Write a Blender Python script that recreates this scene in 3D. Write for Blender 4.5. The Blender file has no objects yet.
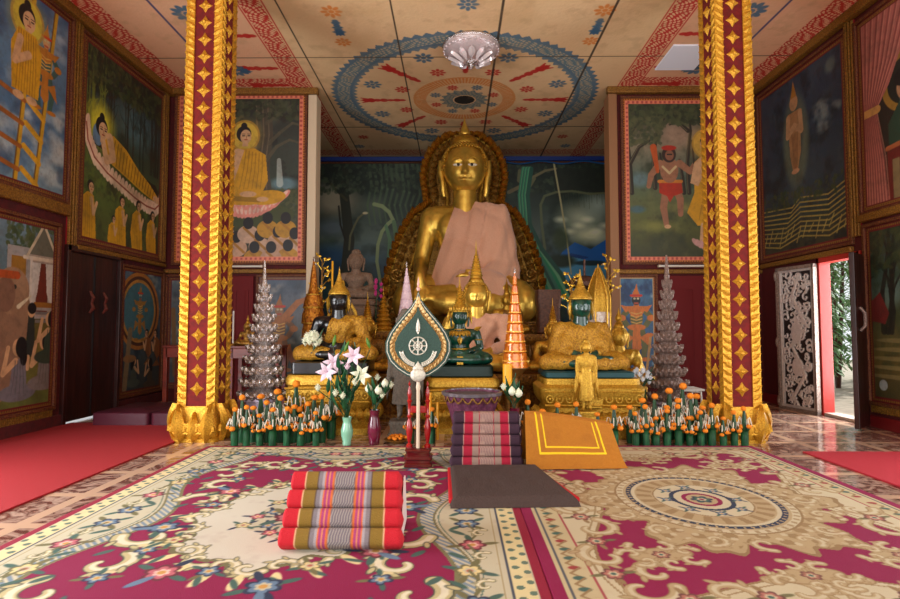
import bpy, bmesh, math, random
import numpy as np
from math import pi, sin, cos, radians as R
from mathutils import Vector, Matrix
random.seed(7); rng = np.random.default_rng(7)
C = bpy.context.scene.collection
SC = bpy.context.scene
# ------------------------------------------------------------------ camera
cam = bpy.data.cameras.new('camera'); camo = bpy.data.objects.new('camera', cam); C.objects.link(camo)
cam.sensor_width = 36; cam.lens = 36*555/900; cam.clip_start = .02
camo.location = (0, 0, 1); camo.rotation_euler = (R(90+2.9), 0, R(0.5))
SC.camera = camo
# ------------------------------------------------------------------ world, light, exposure
SC.view_settings.view_transform = 'Standard'; SC.view_settings.look = 'None'
SC.view_settings.gamma = 1; SC.view_settings.exposure = 0.13
try: SC.view_settings.use_curve_mapping = False
except Exception: pass
W = bpy.data.worlds.new('world'); SC.world = W; W.use_nodes = True
bgn = W.node_tree.nodes['Background']; bgn.inputs[0].default_value = (.93, .97, 1, 1); bgn.inputs[1].default_value = 1.0
def area(name, loc, rot, sx, sy, power, col):
    l = bpy.data.lights.new(name, 'AREA'); l.shape = 'RECTANGLE'; l.size = sx; l.size_y = sy; l.energy = power; l.color = col
    o = bpy.data.objects.new(name, l); C.objects.link(o); o.location = loc; o.rotation_euler = rot; return o
# daylight entering through the open temple front behind the camera and the two side doorways beside the carpets
area('front_daylight', (.1, -3.0, 2.1), (R(90), 0, 0), 8.0, 4.0, 265, (1, .985, .93))
area('left_daylight', (-4.22, 2.4, 1.3), (R(90), 0, R(-90)), 2.2, 2.2, 210, (.96, .97, 1))
area('right_daylight', (4.40, 3.0, 1.5), (R(90), 0, R(90)), 2.0, 2.6, 90, (.96, .97, 1))
area('door_daylight', (4.75, 6.1, 1.1), (R(90), 0, R(90)), .75, 1.8, 60, (.97, .98, 1))
sl = bpy.data.lights.new('sun', 'SUN'); sl.energy = 3.2; sl.angle = R(1.5); sl.color = (1, .96, .9)
so = bpy.data.objects.new('sun', sl); C.objects.link(so); so.rotation_euler = (R(-25), R(42), 0)
# ------------------------------------------------------------------ materials
MATS = {}
def lin(c): return tuple(((x/12.92) if x <= .04045 else ((x+.055)/1.055)**2.4) for x in c)
def mat(name, col, rough=.5, metal=0.0, bump=0.0, scale=30, col2=None, coat=0, trans=0, alpha=1, emit=0, aniso=None, sheen=0):
    if name in MATS: return MATS[name]
    m = bpy.data.materials.new(name); m.use_nodes = True; nt = m.node_tree; b = nt.nodes['Principled BSDF']
    c = (*lin(col), 1)
    b.inputs['Base Color'].default_value = c; b.inputs['Roughness'].default_value = rough; b.inputs['Metallic'].default_value = metal
    b.inputs['Coat Weight'].default_value = coat; b.inputs['Transmission Weight'].default_value = trans; b.inputs['Alpha'].default_value = alpha
    b.inputs['Sheen Weight'].default_value = sheen
    if emit: b.inputs['Emission Color'].default_value = c; b.inputs['Emission Strength'].default_value = emit
    if bump or col2:
        tc = nt.nodes.new('ShaderNodeTexCoord'); mp = nt.nodes.new('ShaderNodeMapping'); nt.links.new(tc.outputs['Object'], mp.inputs[0])
        if aniso: mp.inputs['Scale'].default_value = aniso
        n = nt.nodes.new('ShaderNodeTexNoise'); n.inputs['Scale'].default_value = scale; n.inputs['Detail'].default_value = 4
        nt.links.new(mp.outputs[0], n.inputs['Vector'])
        if col2:
            mx = nt.nodes.new('ShaderNodeValToRGB'); e = mx.color_ramp.elements
            e[0].position = .36; e[1].position = .64; e[0].color = c; e[1].color = (*lin(col2), 1)
            nt.links.new(n.outputs[0], mx.inputs[0]); nt.links.new(mx.outputs[0], b.inputs['Base Color'])
        if bump:
            bp = nt.nodes.new('ShaderNodeBump'); bp.inputs['Strength'].default_value = bump; bp.inputs['Distance'].default_value = .02
            nt.links.new(n.outputs[0], bp.inputs['Height']); nt.links.new(bp.outputs[0], b.inputs['Normal'])
    MATS[name] = m; return m
def vmat(name, rough=.8, bump=0.0, scale=200, coat=0, metal=0, sheen=0):
    m = mat(name, (.5, .5, .5), rough, metal, bump, scale, coat=coat, sheen=sheen); nt = m.node_tree
    a = nt.nodes.new('ShaderNodeAttribute'); a.attribute_name = 'Col'
    nt.links.new(a.outputs['Color'], nt.nodes['Principled BSDF'].inputs['Base Color']); return m
GOLD = mat('gold_leaf', (.80, .62, .22), .36, .75, .35, 60, col2=(.66, .48, .15))
GOLDD = mat('old_gold', (.76, .57, .25), .42, .68, .8, 45, col2=(.48, .33, .13))
GOLDB = mat('bright_gold', (.82, .65, .23), .42, .6, .3, 70, col2=(.68, .50, .14))
GOLDS = mat('smooth_gold', (.88, .73, .32), .33, .72, .12, 12, col2=(.80, .63, .25))
GOLDP = mat('gold_paint', (.60, .43, .15), .5, .35, .5, 70, col2=(.42, .27, .10))
MAROON = mat('maroon_wall', (.33, .045, .05), .85, 0, .1, 20, col2=(.26, .035, .04))
REDL = mat('red_lacquer', (.44, .045, .02), .9, 0, .1, 30, col2=(.36, .035, .02))
PGILT = mat('pillar_gilt', (.90, .69, .22), .42, .55, .4, 80, col2=(.76, .54, .14))
CRIM = mat('crimson_paint', (.55, .03, .10), .5)
WOOD = mat('dark_wood', (.22, .09, .07), .4, 0, .3, 14, col2=(.15, .06, .05), aniso=(1, 1, .15))
REDWOOD = mat('red_wood', (.52, .18, .09), .4, 0, .2, 14, col2=(.42, .13, .07), aniso=(.15, 1, 1))
BLACK = mat('black_lacquer', (.045, .045, .055), .33, 0, .05, 30, coat=.3)
STONE = mat('brown_stone', (.46, .36, .28), .75, 0, .4, 60, col2=(.36, .27, .21))
GREYST = mat('grey_stone', (.42, .38, .33), .7, 0, .4, 50, col2=(.34, .30, .26))
JADE = mat('green_jade', (.02, .28, .21), .3, 0, .05, 20, coat=.4, col2=(.01, .17, .14))
SILVER = mat('silver_foil', (.80, .77, .76), .25, .9, .5, 120)
SILVERB = mat('tarnished_silver', (.66, .58, .54), .35, .7, .6, 120, col2=(.48, .40, .38))
LEAF = mat('banana_leaf_green', (.10, .36, .20), .45, 0, .3, 60, col2=(.05, .24, .14), aniso=(1, 1, .2))
LEAFD = mat('dark_leaf_green', (.06, .20, .10), .5, 0, .2, 60, col2=(.10, .28, .12))
LEAFL = mat('light_leaf_green', (.35, .52, .12), .5, 0, .1, 40, col2=(.22, .42, .10))
MARI = mat('marigold_orange', (.98, .60, .08), .7, 0, .6, 300, col2=(.94, .48, .05))
WHITEF = mat('white_petal', (.93, .92, .84), .5, 0, .1, 80, col2=(.85, .88, .74))
PINKF = mat('lilac_petal', (.86, .74, .80), .5, 0, .1, 80, col2=(.92, .84, .88))
BEAD = mat('white_bead', (.90, .86, .78), .4)
WHITE = mat('white_paint', (.84, .82, .78), .5)
PINKCL = mat('pink_cloth', (.86, .66, .54), .85, 0, .35, 130, col2=(.80, .58, .46), sheen=.3)
BROC = mat('gold_brocade', (.78, .58, .16), .45, .35, .8, 70, col2=(.58, .39, .08))
PURP = mat('plum_vinyl', (.30, .10, .16), .4, 0, .1, 20)
CREAM = mat('cream_post', (.80, .72, .60), .6, 0, .1, 20)
# ------------------------------------------------------------------ mesh helpers
def tag(o, label=None, cat=None, group=None, kind=None):
    if label: o['label'] = label
    if cat: o['category'] = cat
    if group: o['group'] = group
    if kind: o['kind'] = kind
    return o
def empty(name, loc, label, cat, group=None, rz=0):
    o = bpy.data.objects.new(name, None); C.objects.link(o); o.location = loc; o.rotation_euler = (0, 0, rz)
    o.empty_display_size = .05
    return tag(o, label, cat, group)
def copy_tree(o, parent=None):
    c = o.copy(); C.objects.link(c)
    if parent: c.parent = parent
    for ch in list(o.children): copy_tree(ch, c)
    return c
class MB:
    def __init__(s): s.v = []; s.f = []; s.mi = []
    def add(s, vs, fs, mi=0):
        n = len(s.v); s.v.extend([tuple(map(float, p)) for p in vs]); s.f.extend([tuple(i+n for i in f) for f in fs]); s.mi.extend([mi]*len(fs)); return s
    def box(s, c, d, rot=None, mi=0, taper=1):
        hx, hy, hz = d[0]/2, d[1]/2, d[2]/2
        vs = [Vector((x*hx*(taper if z > 0 else 1), y*hy*(taper if z > 0 else 1), z*hz)) for z in (-1, 1) for y in (-1, 1) for x in (-1, 1)]
        if rot: m = rot if isinstance(rot, Matrix) else Matrix.Rotation(rot, 3, 'Z'); vs = [m @ v for v in vs]
        cc = Vector(c)
        return s.add([v+cc for v in vs], [(0, 2, 3, 1), (4, 5, 7, 6), (0, 1, 5, 4), (2, 6, 7, 3), (0, 4, 6, 2), (1, 3, 7, 5)], mi)
    def lathe(s, prof, c=(0, 0, 0), seg=24, k=0, amp=0, mi=0, sx=1, sy=1, axis=None, ph=0):
        vs = []; M = axis
        for r, z in prof:
            for i in range(seg):
                a = 2*pi*i/seg; rr = r*(1+amp*cos(k*a+ph)) if k else r
                p = Vector((rr*cos(a)*sx, rr*sin(a)*sy, z))
                if M is not None: p = M @ p
                vs.append(p+Vector(c))
        n = len(prof); fs = [(j*seg+i, j*seg+(i+1) % seg, (j+1)*seg+(i+1) % seg, (j+1)*seg+i) for j in range(n-1) for i in range(seg)]
        fs.append(tuple(range(seg))[::-1]); fs.append(tuple((n-1)*seg+i for i in range(seg)))
        return s.add(vs, fs, mi)
    def ell(s, c, r, seg=16, rings=10, rot=None, mi=0, f=None):
        vs = []; c = Vector(c)
        if not hasattr(r, '__len__'): r = (r, r, r)
        for j in range(1, rings):
            t = pi*j/rings-pi/2
            for i in range(seg):
                a = 2*pi*i/seg; d = Vector((cos(t)*cos(a), cos(t)*sin(a), sin(t))); g = f(d) if f else 1
                p = Vector((d.x*r[0], d.y*r[1], d.z*r[2]))*g
                vs.append((rot @ p if rot else p)+c)
        for z in (-1, 1):
            p = Vector((0, 0, z*r[2])); vs.append((rot @ p if rot else p)+c)
        fs = [(j*seg+i, j*seg+(i+1) % seg, (j+1)*seg+(i+1) % seg, (j+1)*seg+i) for j in range(rings-2) for i in range(seg)]
        b = (rings-1)*seg
        fs += [(b, (i+1) % seg, i) for i in range(seg)] + [(b+1, (rings-2)*seg+i, (rings-2)*seg+(i+1) % seg) for i in range(seg)]
        return s.add(vs, fs, mi)
    def tube(s, pts, rad, seg=8, mi=0, caps=True, flat=1):
        pts = [Vector(p) for p in pts]; n = len(pts)
        if not hasattr(rad, '__len__'): rad = [rad]*n
        vs = []; prev = None
        for i, p in enumerate(pts):
            t = (pts[min(i+1, n-1)]-pts[max(i-1, 0)]).normalized()
            if prev is None: u = t.cross(Vector((0, 0, 1)) if abs(t.z) < .9 else Vector((1, 0, 0))).normalized()
            else: u = (prev-t*prev.dot(t)).normalized()
            w = t.cross(u); prev = u
            for k in range(seg):
                a = 2*pi*k/seg; vs.append(p+(u*cos(a)+w*sin(a)*flat)*rad[i])
        fs = [(j*seg+i, j*seg+(i+1) % seg, (j+1)*seg+(i+1) % seg, (j+1)*seg+i) for j in range(n-1) for i in range(seg)]
        if caps: fs.append(tuple(range(seg))[::-1]); fs.append(tuple((n-1)*seg+i for i in range(seg)))
        return s.add(vs, fs, mi)
    def cap(s, a, b, ra, rb, seg=14, mi=0):   # rounded capsule
        s.tube([a, b], [ra, rb], seg, mi); s.ell(a, ra, seg, 8, mi=mi); return s.ell(b, rb, seg, 8, mi=mi)
    def prism(s, poly, y0, y1, mi=0, f=None):   # polygon in x,z extruded along y
        n = len(poly); f = f or (lambda p: p)
        vs = [f(Vector((x, y0, z))) for x, z in poly]+[f(Vector((x, y1, z))) for x, z in poly]
        fs = [tuple(range(n)), tuple(range(n, 2*n))[::-1]]+[(i, i+n, (i+1) % n+n, (i+1) % n) for i in range(n)]
        return s.add(vs, fs, mi)
    def rrect(s, prof, hx, hy, c=(0, 0, 0), rad=.03, seg=5, mi=0):   # mouldings around a rounded rectangle: prof = (offset, z)
        vs = []; m = 0
        for off, z in prof:
            loop = []
            X, Y = hx+off, hy+off; r = min(rad+max(off, 0)*.3, X*.9, Y*.9)
            for (sx, sy, a0) in ((1, 1, 0), (-1, 1, 90), (-1, -1, 180), (1, -1, 270)):
                for k in range(seg):
                    a = R(a0+90*k/(seg-1)); loop.append((sx*(X-r)+r*cos(a)+c[0], sy*(Y-r)+r*sin(a)+c[1], z+c[2]))
            m = len(loop); vs += loop
        n = len(prof); fs = [(j*m+i, j*m+(i+1) % m, (j+1)*m+(i+1) % m, (j+1)*m+i) for j in range(n-1) for i in range(m)]
        fs.append(tuple(range(m))[::-1]); fs.append(tuple((n-1)*m+i for i in range(m)))
        return s.add(vs, fs, mi)
    def leaf(s, base, tip, w, up=(0, 0, 1), bulge=.3, n=6, mi=0, thick=.15):   # pointed leaf with a raised midrib
        b = Vector(base); t = Vector(tip); d = t-b; L = d.length; d.normalize(); up = Vector(up)
        sd = d.cross(up)
        if sd.length < 1e-4: sd = d.cross(Vector((1, .1, 0)))
        sd.normalize(); nn = sd.cross(d).normalized(); vs = []
        for i in range(n+1):
            q = i/n; ww = w*(sin(pi*min(1, q**.75)))*.5+1e-4; h = L*bulge*sin(pi*q*.9)*.5
            p = b+d*L*q+nn*h
            vs += [p-sd*ww, p+nn*w*thick, p+sd*ww, p-nn*w*thick*.6]
        fs = [(4*i+k, 4*i+(k+1) % 4, 4*i+4+(k+1) % 4, 4*i+4+k) for i in range(n) for k in range(4)]
        fs += [(3, 2, 1, 0), (4*n, 4*n+1, 4*n+2, 4*n+3)]
        return s.add(vs, fs, mi)
    def mesh(s, name, mats, smooth=35):
        me = bpy.data.meshes.new(name); me.from_pydata(s.v, [], s.f)
        for m in (mats if isinstance(mats, (list, tuple)) else [mats]): me.materials.append(m)
        if any(s.mi): me.polygons.foreach_set('material_index', s.mi)
        bm = bmesh.new(); bm.from_mesh(me); bmesh.ops.recalc_face_normals(bm, faces=bm.faces); bm.to_mesh(me); bm.free()
        if smooth:
            me.polygons.foreach_set('use_smooth', [True]*len(me.polygons)); me.set_sharp_from_angle(angle=R(smooth))
        me.update(); return me
    def build(s, name, mats, parent=None, smooth=35, loc=None, bevel=0, rot=None):
        o = bpy.data.objects.new(name, s.mesh(name, mats, smooth)); C.objects.link(o)
        if parent: o.parent = parent
        if loc: o.location = loc
        if rot: o.rotation_euler = rot
        if bevel:
            b = o.modifiers.new('bevel', 'BEVEL'); b.width = bevel; b.segments = 2; b.limit_method = 'ANGLE'; b.angle_limit = R(40)
        return o
def struct(name, mb, mats, bevel=0, **k):
    o = mb.build(name, mats, None, bevel=bevel, **k); o['kind'] = 'structure'; return o
def organic(mb, voxel, smooth_it=6, cut=None, fold=None):
    """fuse the overlapping forms of a body into one continuous skin"""
    me = mb.mesh('tmp', [], 0); o = bpy.data.objects.new('tmp', me); C.objects.link(o)
    m = o.modifiers.new('r', 'REMESH'); m.mode = 'VOXEL'; m.voxel_size = voxel
    if smooth_it:
        m2 = o.modifiers.new('s', 'SMOOTH'); m2.iterations = smooth_it; m2.factor = .5
    dg = bpy.context.evaluated_depsgraph_get(); dg.update(); ev = o.evaluated_get(dg)
    out = bpy.data.meshes.new_from_object(ev); bpy.data.objects.remove(o); bpy.data.meshes.remove(me)
    bm = bmesh.new(); bm.from_mesh(out)
    for (p, n) in (cut or []):
        bmesh.ops.bisect_plane(bm, geom=bm.verts[:]+bm.edges[:]+bm.faces[:], plane_co=p, plane_no=n, clear_outer=True)
    if fold:
        bm.normal_update()
        for v in bm.verts: v.co += v.normal*fold(v.co)
    r = MB(); bm.verts.index_update(); r.v = [tuple(v.co) for v in bm.verts]; r.f = [tuple(v.index for v in f.verts) for f in bm.faces]; r.mi = [0]*len(r.f)
    bm.free(); bpy.data.meshes.remove(out); return r
# ------------------------------------------------------------------ painting: colours laid on a fine grid, in the paint's own colour
def vnoise(shape, cells, seed=0, octv=4):
    g = np.random.default_rng(seed); out = np.zeros(shape); amp = 1; tot = 0
    ny, nx = shape
    for o in range(octv):
        cy, cx = max(2, int(cells[1]*2**o)), max(2, int(cells[0]*2**o))
        L = g.random((cy+1, cx+1)); yy = np.linspace(0, cy-1e-6, ny); xx = np.linspace(0, cx-1e-6, nx)
        iy = yy.astype(int); ix = xx.astype(int); fy = yy-iy; fx = xx-ix
        fy = (fy*fy*(3-2*fy))[:, None]; fx = (fx*fx*(3-2*fx))[None]
        a = L[iy][:, ix]; b = L[iy][:, ix+1]; c = L[iy+1][:, ix]; d = L[iy+1][:, ix+1]
        out += amp*((a*(1-fx)+b*fx)*(1-fy)+(c*(1-fx)+d*fx)*fy); tot += amp; amp *= .55
    return out/tot
class Cv:
    """paint surface W x H metres; positions are fractions, sizes are fractions of the height"""
    def __init__(s, Wm, Hm, nx, ny, base=(.3, .3, .3)):
        s.W, s.H, s.nx, s.ny = Wm, Hm, nx, ny
        s.x = np.linspace(0, Wm/Hm, nx); s.y = np.linspace(0, 1, ny); s.a = Wm/Hm; s.px = max(s.a/nx, 1/ny)
        s.I = np.empty((ny, nx, 3)); s.I[:] = base
    def _win(s, x0, x1, y0, y1):
        i0 = max(0, int(np.searchsorted(s.x, x0))-1); i1 = min(s.nx, int(np.searchsorted(s.x, x1))+1)
        j0 = max(0, int(np.searchsorted(s.y, y0))-1); j1 = min(s.ny, int(np.searchsorted(s.y, y1))+1)
        return (slice(j0, j1), slice(i0, i1)) if i1 > i0 and j1 > j0 else None
    def put(s, w, m, col):
        if not callable(col): s.I[w] += m[..., None]*(np.array(col)-s.I[w])
    def full(s, m, col): s.I += m[..., None]*(np.array(col)-s.I)
    def noise(s, cells, seed=0, octv=4): return vnoise((s.ny, s.nx), cells, seed, octv)
    def grad(s, stops):   # stops (y, colour)
        ys = [p[0] for p in stops]
        for k in range(3): s.I[..., k] = np.interp(s.y, ys, [p[1][k] for p in stops])[:, None]
    def mottle(s, cells, col, lo=.45, hi=.65, a=1, seed=0, y0=0, y1=1):
        m = np.clip((s.noise(cells, seed)-lo)/(hi-lo), 0, 1)*a
        m = m*((s.y >= y0) & (s.y <= y1))[:, None]; s.full(m, col)
    def ell(s, cx, cy, rx, ry, col, rot=0, a=1, soft=0):
        X = cx*s.a; r = max(rx, ry)*1.05+2*s.px; w = s._win(X-r, X+r, cy-r, cy+r)
        if w is None: return
        xx = s.x[w[1]][None]-X; yy = s.y[w[0]][:, None]-cy
        c, q = cos(rot), sin(rot); u = (xx*c+yy*q)/rx; v = (-xx*q+yy*c)/ry
        d = np.sqrt(u*u+v*v); e = max(soft, s.px/min(rx, ry))
        s.put(w, np.clip((1-d)/e+.5*(soft == 0), 0, 1)*a, col)
    def poly(s, pts, col, a=1):
        P = [(x*s.a, y) for x, y in pts]; xs = [p[0] for p in P]; ys = [p[1] for p in P]
        w = s._win(min(xs), max(xs), min(ys), max(ys))
        if w is None: return
        xx = s.x[w[1]][None]; yy = s.y[w[0]][:, None]; m = np.zeros((yy.shape[0], xx.shape[1]), bool)
        for i in range(len(P)):
            x1, y1 = P[i]; x2, y2 = P[i-1]
            if y1 == y2: continue
            m ^= ((y1 > yy) != (y2 > yy)) & (xx < (x2-x1)*(yy-y1)/(y2-y1)+x1)
        s.put(w, m.astype(float)*a, col)
    def line(s, pts, w0, col, w1=None, a=1):
        w1 = w0 if w1 is None else w1; n = len(pts)-1
        for i in range(n):
            (x1, y1), (x2, y2) = pts[i], pts[i+1]; x1 *= s.a; x2 *= s.a
            ra = w0+(w1-w0)*i/n; rb = w0+(w1-w0)*(i+1)/n; r = max(ra, rb)+2*s.px
            w = s._win(min(x1, x2)-r, max(x1, x2)+r, min(y1, y2)-r, max(y1, y2)+r)
            if w is None: continue
            xx = s.x[w[1]][None]-x1; yy = s.y[w[0]][:, None]-y1; dx, dy = x2-x1, y2-y1; L = dx*dx+dy*dy+1e-12
            t = np.clip((xx*dx+yy*dy)/L, 0, 1); d = np.hypot(xx-t*dx, yy-t*dy)-(ra+(rb-ra)*t)
            s.put(w, np.clip(.5-d/s.px, 0, 1)*a, col)
    def rect(s, x0, y0, x1, y1, col, a=1): s.poly([(x0, y0), (x1, y0), (x1, y1), (x0, y1)], col, a)
    def frame(s, bands):   # bands of (width, colour, dot colour or None) from the edge inwards
        d0 = 0; xx = s.x[None]*np.ones((s.ny, 1)); yy = s.y[:, None]*np.ones((1, s.nx))
        dist = np.minimum(np.minimum(xx, s.a-xx), np.minimum(yy, 1-yy)); along = np.where(np.minimum(xx, s.a-xx) < np.minimum(yy, 1-yy), yy, xx)
        for wd, col, dot in bands:
            m = ((dist >= d0) & (dist < d0+wd)).astype(float); s.full(m, col)
            if dot is not None:
                q = m*((np.sin(along/wd*2*pi*.8) > .1) & (np.abs(dist-d0-wd/2) < wd*.33)); s.full(q, dot)
            d0 += wd
    def grid(s, name, O, U, V, material, parent=None, relief=None):
        O, U, V = map(np.array, (O, U, V)); g = (O+s.x[None, :, None]*s.H*U+s.y[:, None, None]*s.H*V)
        if relief is not None: g = g+relief[..., None]*np.cross(U, V)
        return colgrid(name, g, s.I, material, parent)
def colgrid(name, g, I, material, parent=None):
    ny, nx = g.shape[:2]; me = bpy.data.meshes.new(name); nv = nx*ny
    idx = np.arange(nv).reshape(ny, nx); q = np.stack([idx[:-1, :-1], idx[:-1, 1:], idx[1:, 1:], idx[1:, :-1]], -1).reshape(-1)
    nf = len(q)//4
    me.vertices.add(nv); me.vertices.foreach_set('co', g.astype(np.float32).reshape(-1))
    me.loops.add(len(q)); me.loops.foreach_set('vertex_index', q.astype(np.int32))
    me.polygons.add(nf); me.polygons.foreach_set('loop_start', np.arange(0, len(q), 4, dtype=np.int32))
    me.polygons.foreach_set('use_smooth', np.ones(nf, bool))
    me.update(calc_edges=True)
    c = np.clip(I, 0, 1); L = np.where(c <= .04045, c/12.92, ((c+.055)/1.055)**2.4)
    ca = me.color_attributes.new('Col', 'FLOAT_COLOR', 'POINT')
    ca.data.foreach_set('color', np.concatenate([L, np.ones((ny, nx, 1))], -1).astype(np.float32).reshape(-1))
    me.materials.append(material); me.validate(); o = bpy.data.objects.new(name, me); C.objects.link(o)
    if parent: o.parent = parent
    return o
# ------------------------------------------------------------------ room shell
XL, XR, YB, YA, H = -4.03, 4.22, 7.65, 10.75, 4.35
XC = .12; PIL, PIR = -2.03, 2.24           # inner ends of the two painted back walls (the altar bay opens between them)
def boxes(lst):
    m = MB()
    for a, b in lst: m.box([(a[i]+b[i])/2 for i in range(3)], [abs(b[i]-a[i]) for i in range(3)])
    return m
T = .2
struct('wall_left', boxes([((XL-T, -1.6, 0), (XL, 1.2, H)), ((XL-T, 4.0, 0), (XL, 5.70, H)), ((XL-T, 6.56, 0), (XL, YB+T, H)),
    ((XL-T, 1.2, 2.8), (XL, 4.0, H)), ((XL-T, 5.70, 1.82), (XL, 6.56, H))]), MAROON, smooth=0)
struct('wall_right', boxes([((XR, -1.6, 0), (XR+.09, 2.0, H)), ((XR, 4.0, 0), (XR+.09, 5.80, H)), ((XR, 6.42, 0), (XR+.09, YB+T, H)),
    ((XR, 2.0, 2.8), (XR+.09, 4.0, H)), ((XR, 5.80, 1.76), (XR+.09, 6.42, H))]), mat('dark_red_wall', (.30, .07, .07), .6, 0, .1, 20), smooth=0)
struct('wall_back_left', boxes([((XL, YB, 0), (PIL, YB+T, H))]), MAROON, smooth=0)
struct('wall_back_right', boxes([((PIR, YB, 0), (XR, YB+T, H))]), MAROON, smooth=0)
struct('wall_alcove_left', boxes([((-3.3, YB+T, 0), (-3.1, YA, H))]), MAROON, smooth=0)
struct('wall_alcove_right', boxes([((3.4, YB+T, 0), (3.6, YA, H))]), MAROON, smooth=0)
struct('wall_alcove_back', boxes([((-3.3, YA+.02, 0), (3.6, YA+T, H))]), MAROON, smooth=0)
# polished marble floor: red-brown squares divided by pale strips
def floor_mat():
    m = mat('red_marble_tiles', (.4, .3, .25), .16, coat=.2); nt = m.node_tree; b = nt.nodes['Principled BSDF']; N = nt.nodes.new; K = nt.links.new
    tc = N('ShaderNodeTexCoord'); br = N('ShaderNodeTexBrick'); mp = N('ShaderNodeMapping'); mp.inputs['Rotation'].default_value = (0, 0, R(0)); mp.inputs['Location'].default_value = (.13, .28, 0)
    K(tc.outputs['Object'], mp.inputs[0]); K(mp.outputs[0], br.inputs['Vector'])
    br.offset = 0; br.inputs['Scale'].default_value = 1; br.inputs['Brick Width'].default_value = .52; br.inputs['Row Height'].default_value = .52
    br.inputs['Mortar Size'].default_value = .035; br.inputs['Mortar Smooth'].default_value = .02
    n = N('ShaderNodeTexNoise'); n.inputs['Scale'].default_value = 7; n.inputs['Detail'].default_value = 8; n.inputs['Distortion'].default_value = 2.5; K(tc.outputs['Object'], n.inputs['Vector'])
    r = N('ShaderNodeValToRGB'); e = r.color_ramp.elements; e[0].position = .4; e[0].color = (*lin((.42, .25, .22)), 1); e[1].position = .62; e[1].color = (*lin((.72, .60, .53)), 1)
    K(n.outputs[0], r.inputs[0]); K(r.outputs[0], br.inputs['Color1']); K(r.outputs[0], br.inputs['Color2']); br.inputs['Mortar'].default_value = (*lin((.80, .66, .55)), 1)
    K(br.outputs['Color'], b.inputs['Base Color']); return m
struct('floor', boxes([((-4.4, -1.7, -.1), (4.5, 11, 0))]), floor_mat(), smooth=0)
struct('ground', boxes([((4.45, 2, -.2), (16, 18, -.03))]), mat('pale_concrete_yard', (.74, .70, .62), .9, 0, .2, 12, col2=(.66, .62, .55)), smooth=0)
# ceiling: unbleached cloth panels with stencilled borders, medallion and scattered blossoms
CX0, CY0, CW, CL = XL-.02, 4.0, 8.3, 6.8
cv = Cv(CW, CL, 860, 700, (.90, .77, .58)); F_ = lambda X, Y: ((X-CX0)/CW, (Y-CY0)/CL)
def hsh(c, seed): return cv.noise(c, seed)
cv.mottle((4, 4), (.86, .71, .52), .4, .7, .7, 1); cv.mottle((14, 12), (.80, .66, .46), .5, .75, .4, 2); cv.mottle((3, 3), (.90, .74, .56), .5, .7, .5, 3)
XX = CX0+cv.x[None]*CL+0*cv.y[:, None]; YY = CY0+cv.y[:, None]*CL+0*cv.x[None]
RED, BLU, ORG = (.74, .12, .08), (.22, .38, .50), (.84, .48, .18)
# the whole outer zone of the hall ceiling is painted a pinker ground
out = ((XX < -2.05) | (XX > 2.35)).astype(float)*.55; cv.full(out*(YY < 7.8), (.92, .68, .54))
fleck = ((np.sin(XX*95+3*np.sin(YY*21))*np.sin(YY*80+3*np.sin(XX*17)) > -.15)).astype(float)
def strip(mask, col, a=.85): cv.full(mask.astype(float)*fleck*a, col)
for xb in (-2.12, 2.40):
    strip((abs(XX-xb) < .115) & (YY < 12), RED, .9); cv.full((abs(abs(XX-xb)-.135) < .008).astype(float)*.7, RED)
for xb, s in ((XL+.13, 1), (XR-.13, -1)):
    strip((abs(XX-xb-.07*s) < .13) & (YY < 7.7), RED)
for yb in (7.42,):
    strip((abs(YY-yb) < .13) & ((XX < -2.2) | (XX > 2.5)), RED)
strip((abs(YY-10.45) < .16), (.78, .36, .24), .7)
for xl in (-3.15, 3.45): cv.full(((abs(XX-xl) < .012) & (YY < 7.3)).astype(float)*.8, (.22, .22, .42))
# medallion
MX, MY = .14, 8.02
r = np.hypot(XX-MX, (YY-MY)); th = np.arctan2(YY-MY, XX-MX)
def ring(r0, r1, col, a=.85): cv.full(((r > r0) & (r < r1)).astype(float)*a, col)
z1 = np.abs(((th*90/(2*pi)) % 1)-.5)*2
cv.full(((r > 1.62) & (r < 1.66)).astype(float)*.8, BLU); cv.full(((r > 1.83) & (r < 1.86)).astype(float)*.8, BLU)
cv.full(((r > 1.60-.05*z1) & (r < 1.62)).astype(float)*.7, BLU); cv.full(((r > 1.66) & (r < 1.83)).astype(float)*(.35+.5*fleck), (.30, .44, .50)); cv.full(((r > 1.86) & (r < 1.87+.06*z1)).astype(float)*.8, BLU)
cv.full(((r > .56) & (r < .72)).astype(float)*(.25+.6*(z1 > .5)), ORG); cv.full(((r > .72) & (r < .75)).astype(float)*.6, ORG)
cv.full(((r > .17) & (r < .33+.03*np.cos(th*16))).astype(float)*(.5+.4*fleck), (.36, .46, .48)); cv.full((r < .15).astype(float), (.10, .10, .10))
def at_(x, y): return ((x-CX0)/CW, (y-CY0)/CL)
def blossom(x, y, rr, col, n=8):
    for k in range(n):
        a = 2*pi*k/n; p = at_(x+rr*.65*cos(a), y+rr*.65*sin(a)); cv.ell(p[0], p[1], rr*.33/CL, rr*.2/CL, col, a, .85)
    p = at_(x, y); cv.ell(p[0], p[1], rr*.25/CL, rr*.25/CL, col, 0, .85)
def flame(x, y, a, L, col):
    for t, w in ((-.5, .035), (-.38, .05), (-.22, .038), (-.06, .06), (.1, .05), (.25, .075), (.38, .05)):
        p = at_(x+L*t*cos(a), y+L*t*sin(a)); cv.ell(p[0], p[1], L*.10/CL, w/CL, col, a, .9)
    for s in (-1, 0, 1):
        p0 = at_(x+L*.2*cos(a), y+L*.2*sin(a)); p1 = at_(x+L*.5*cos(a+s*.28), y+L*.5*sin(a+s*.28)); cv.line([p0, p1], .04/CL, col, .012/CL, .9)
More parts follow.
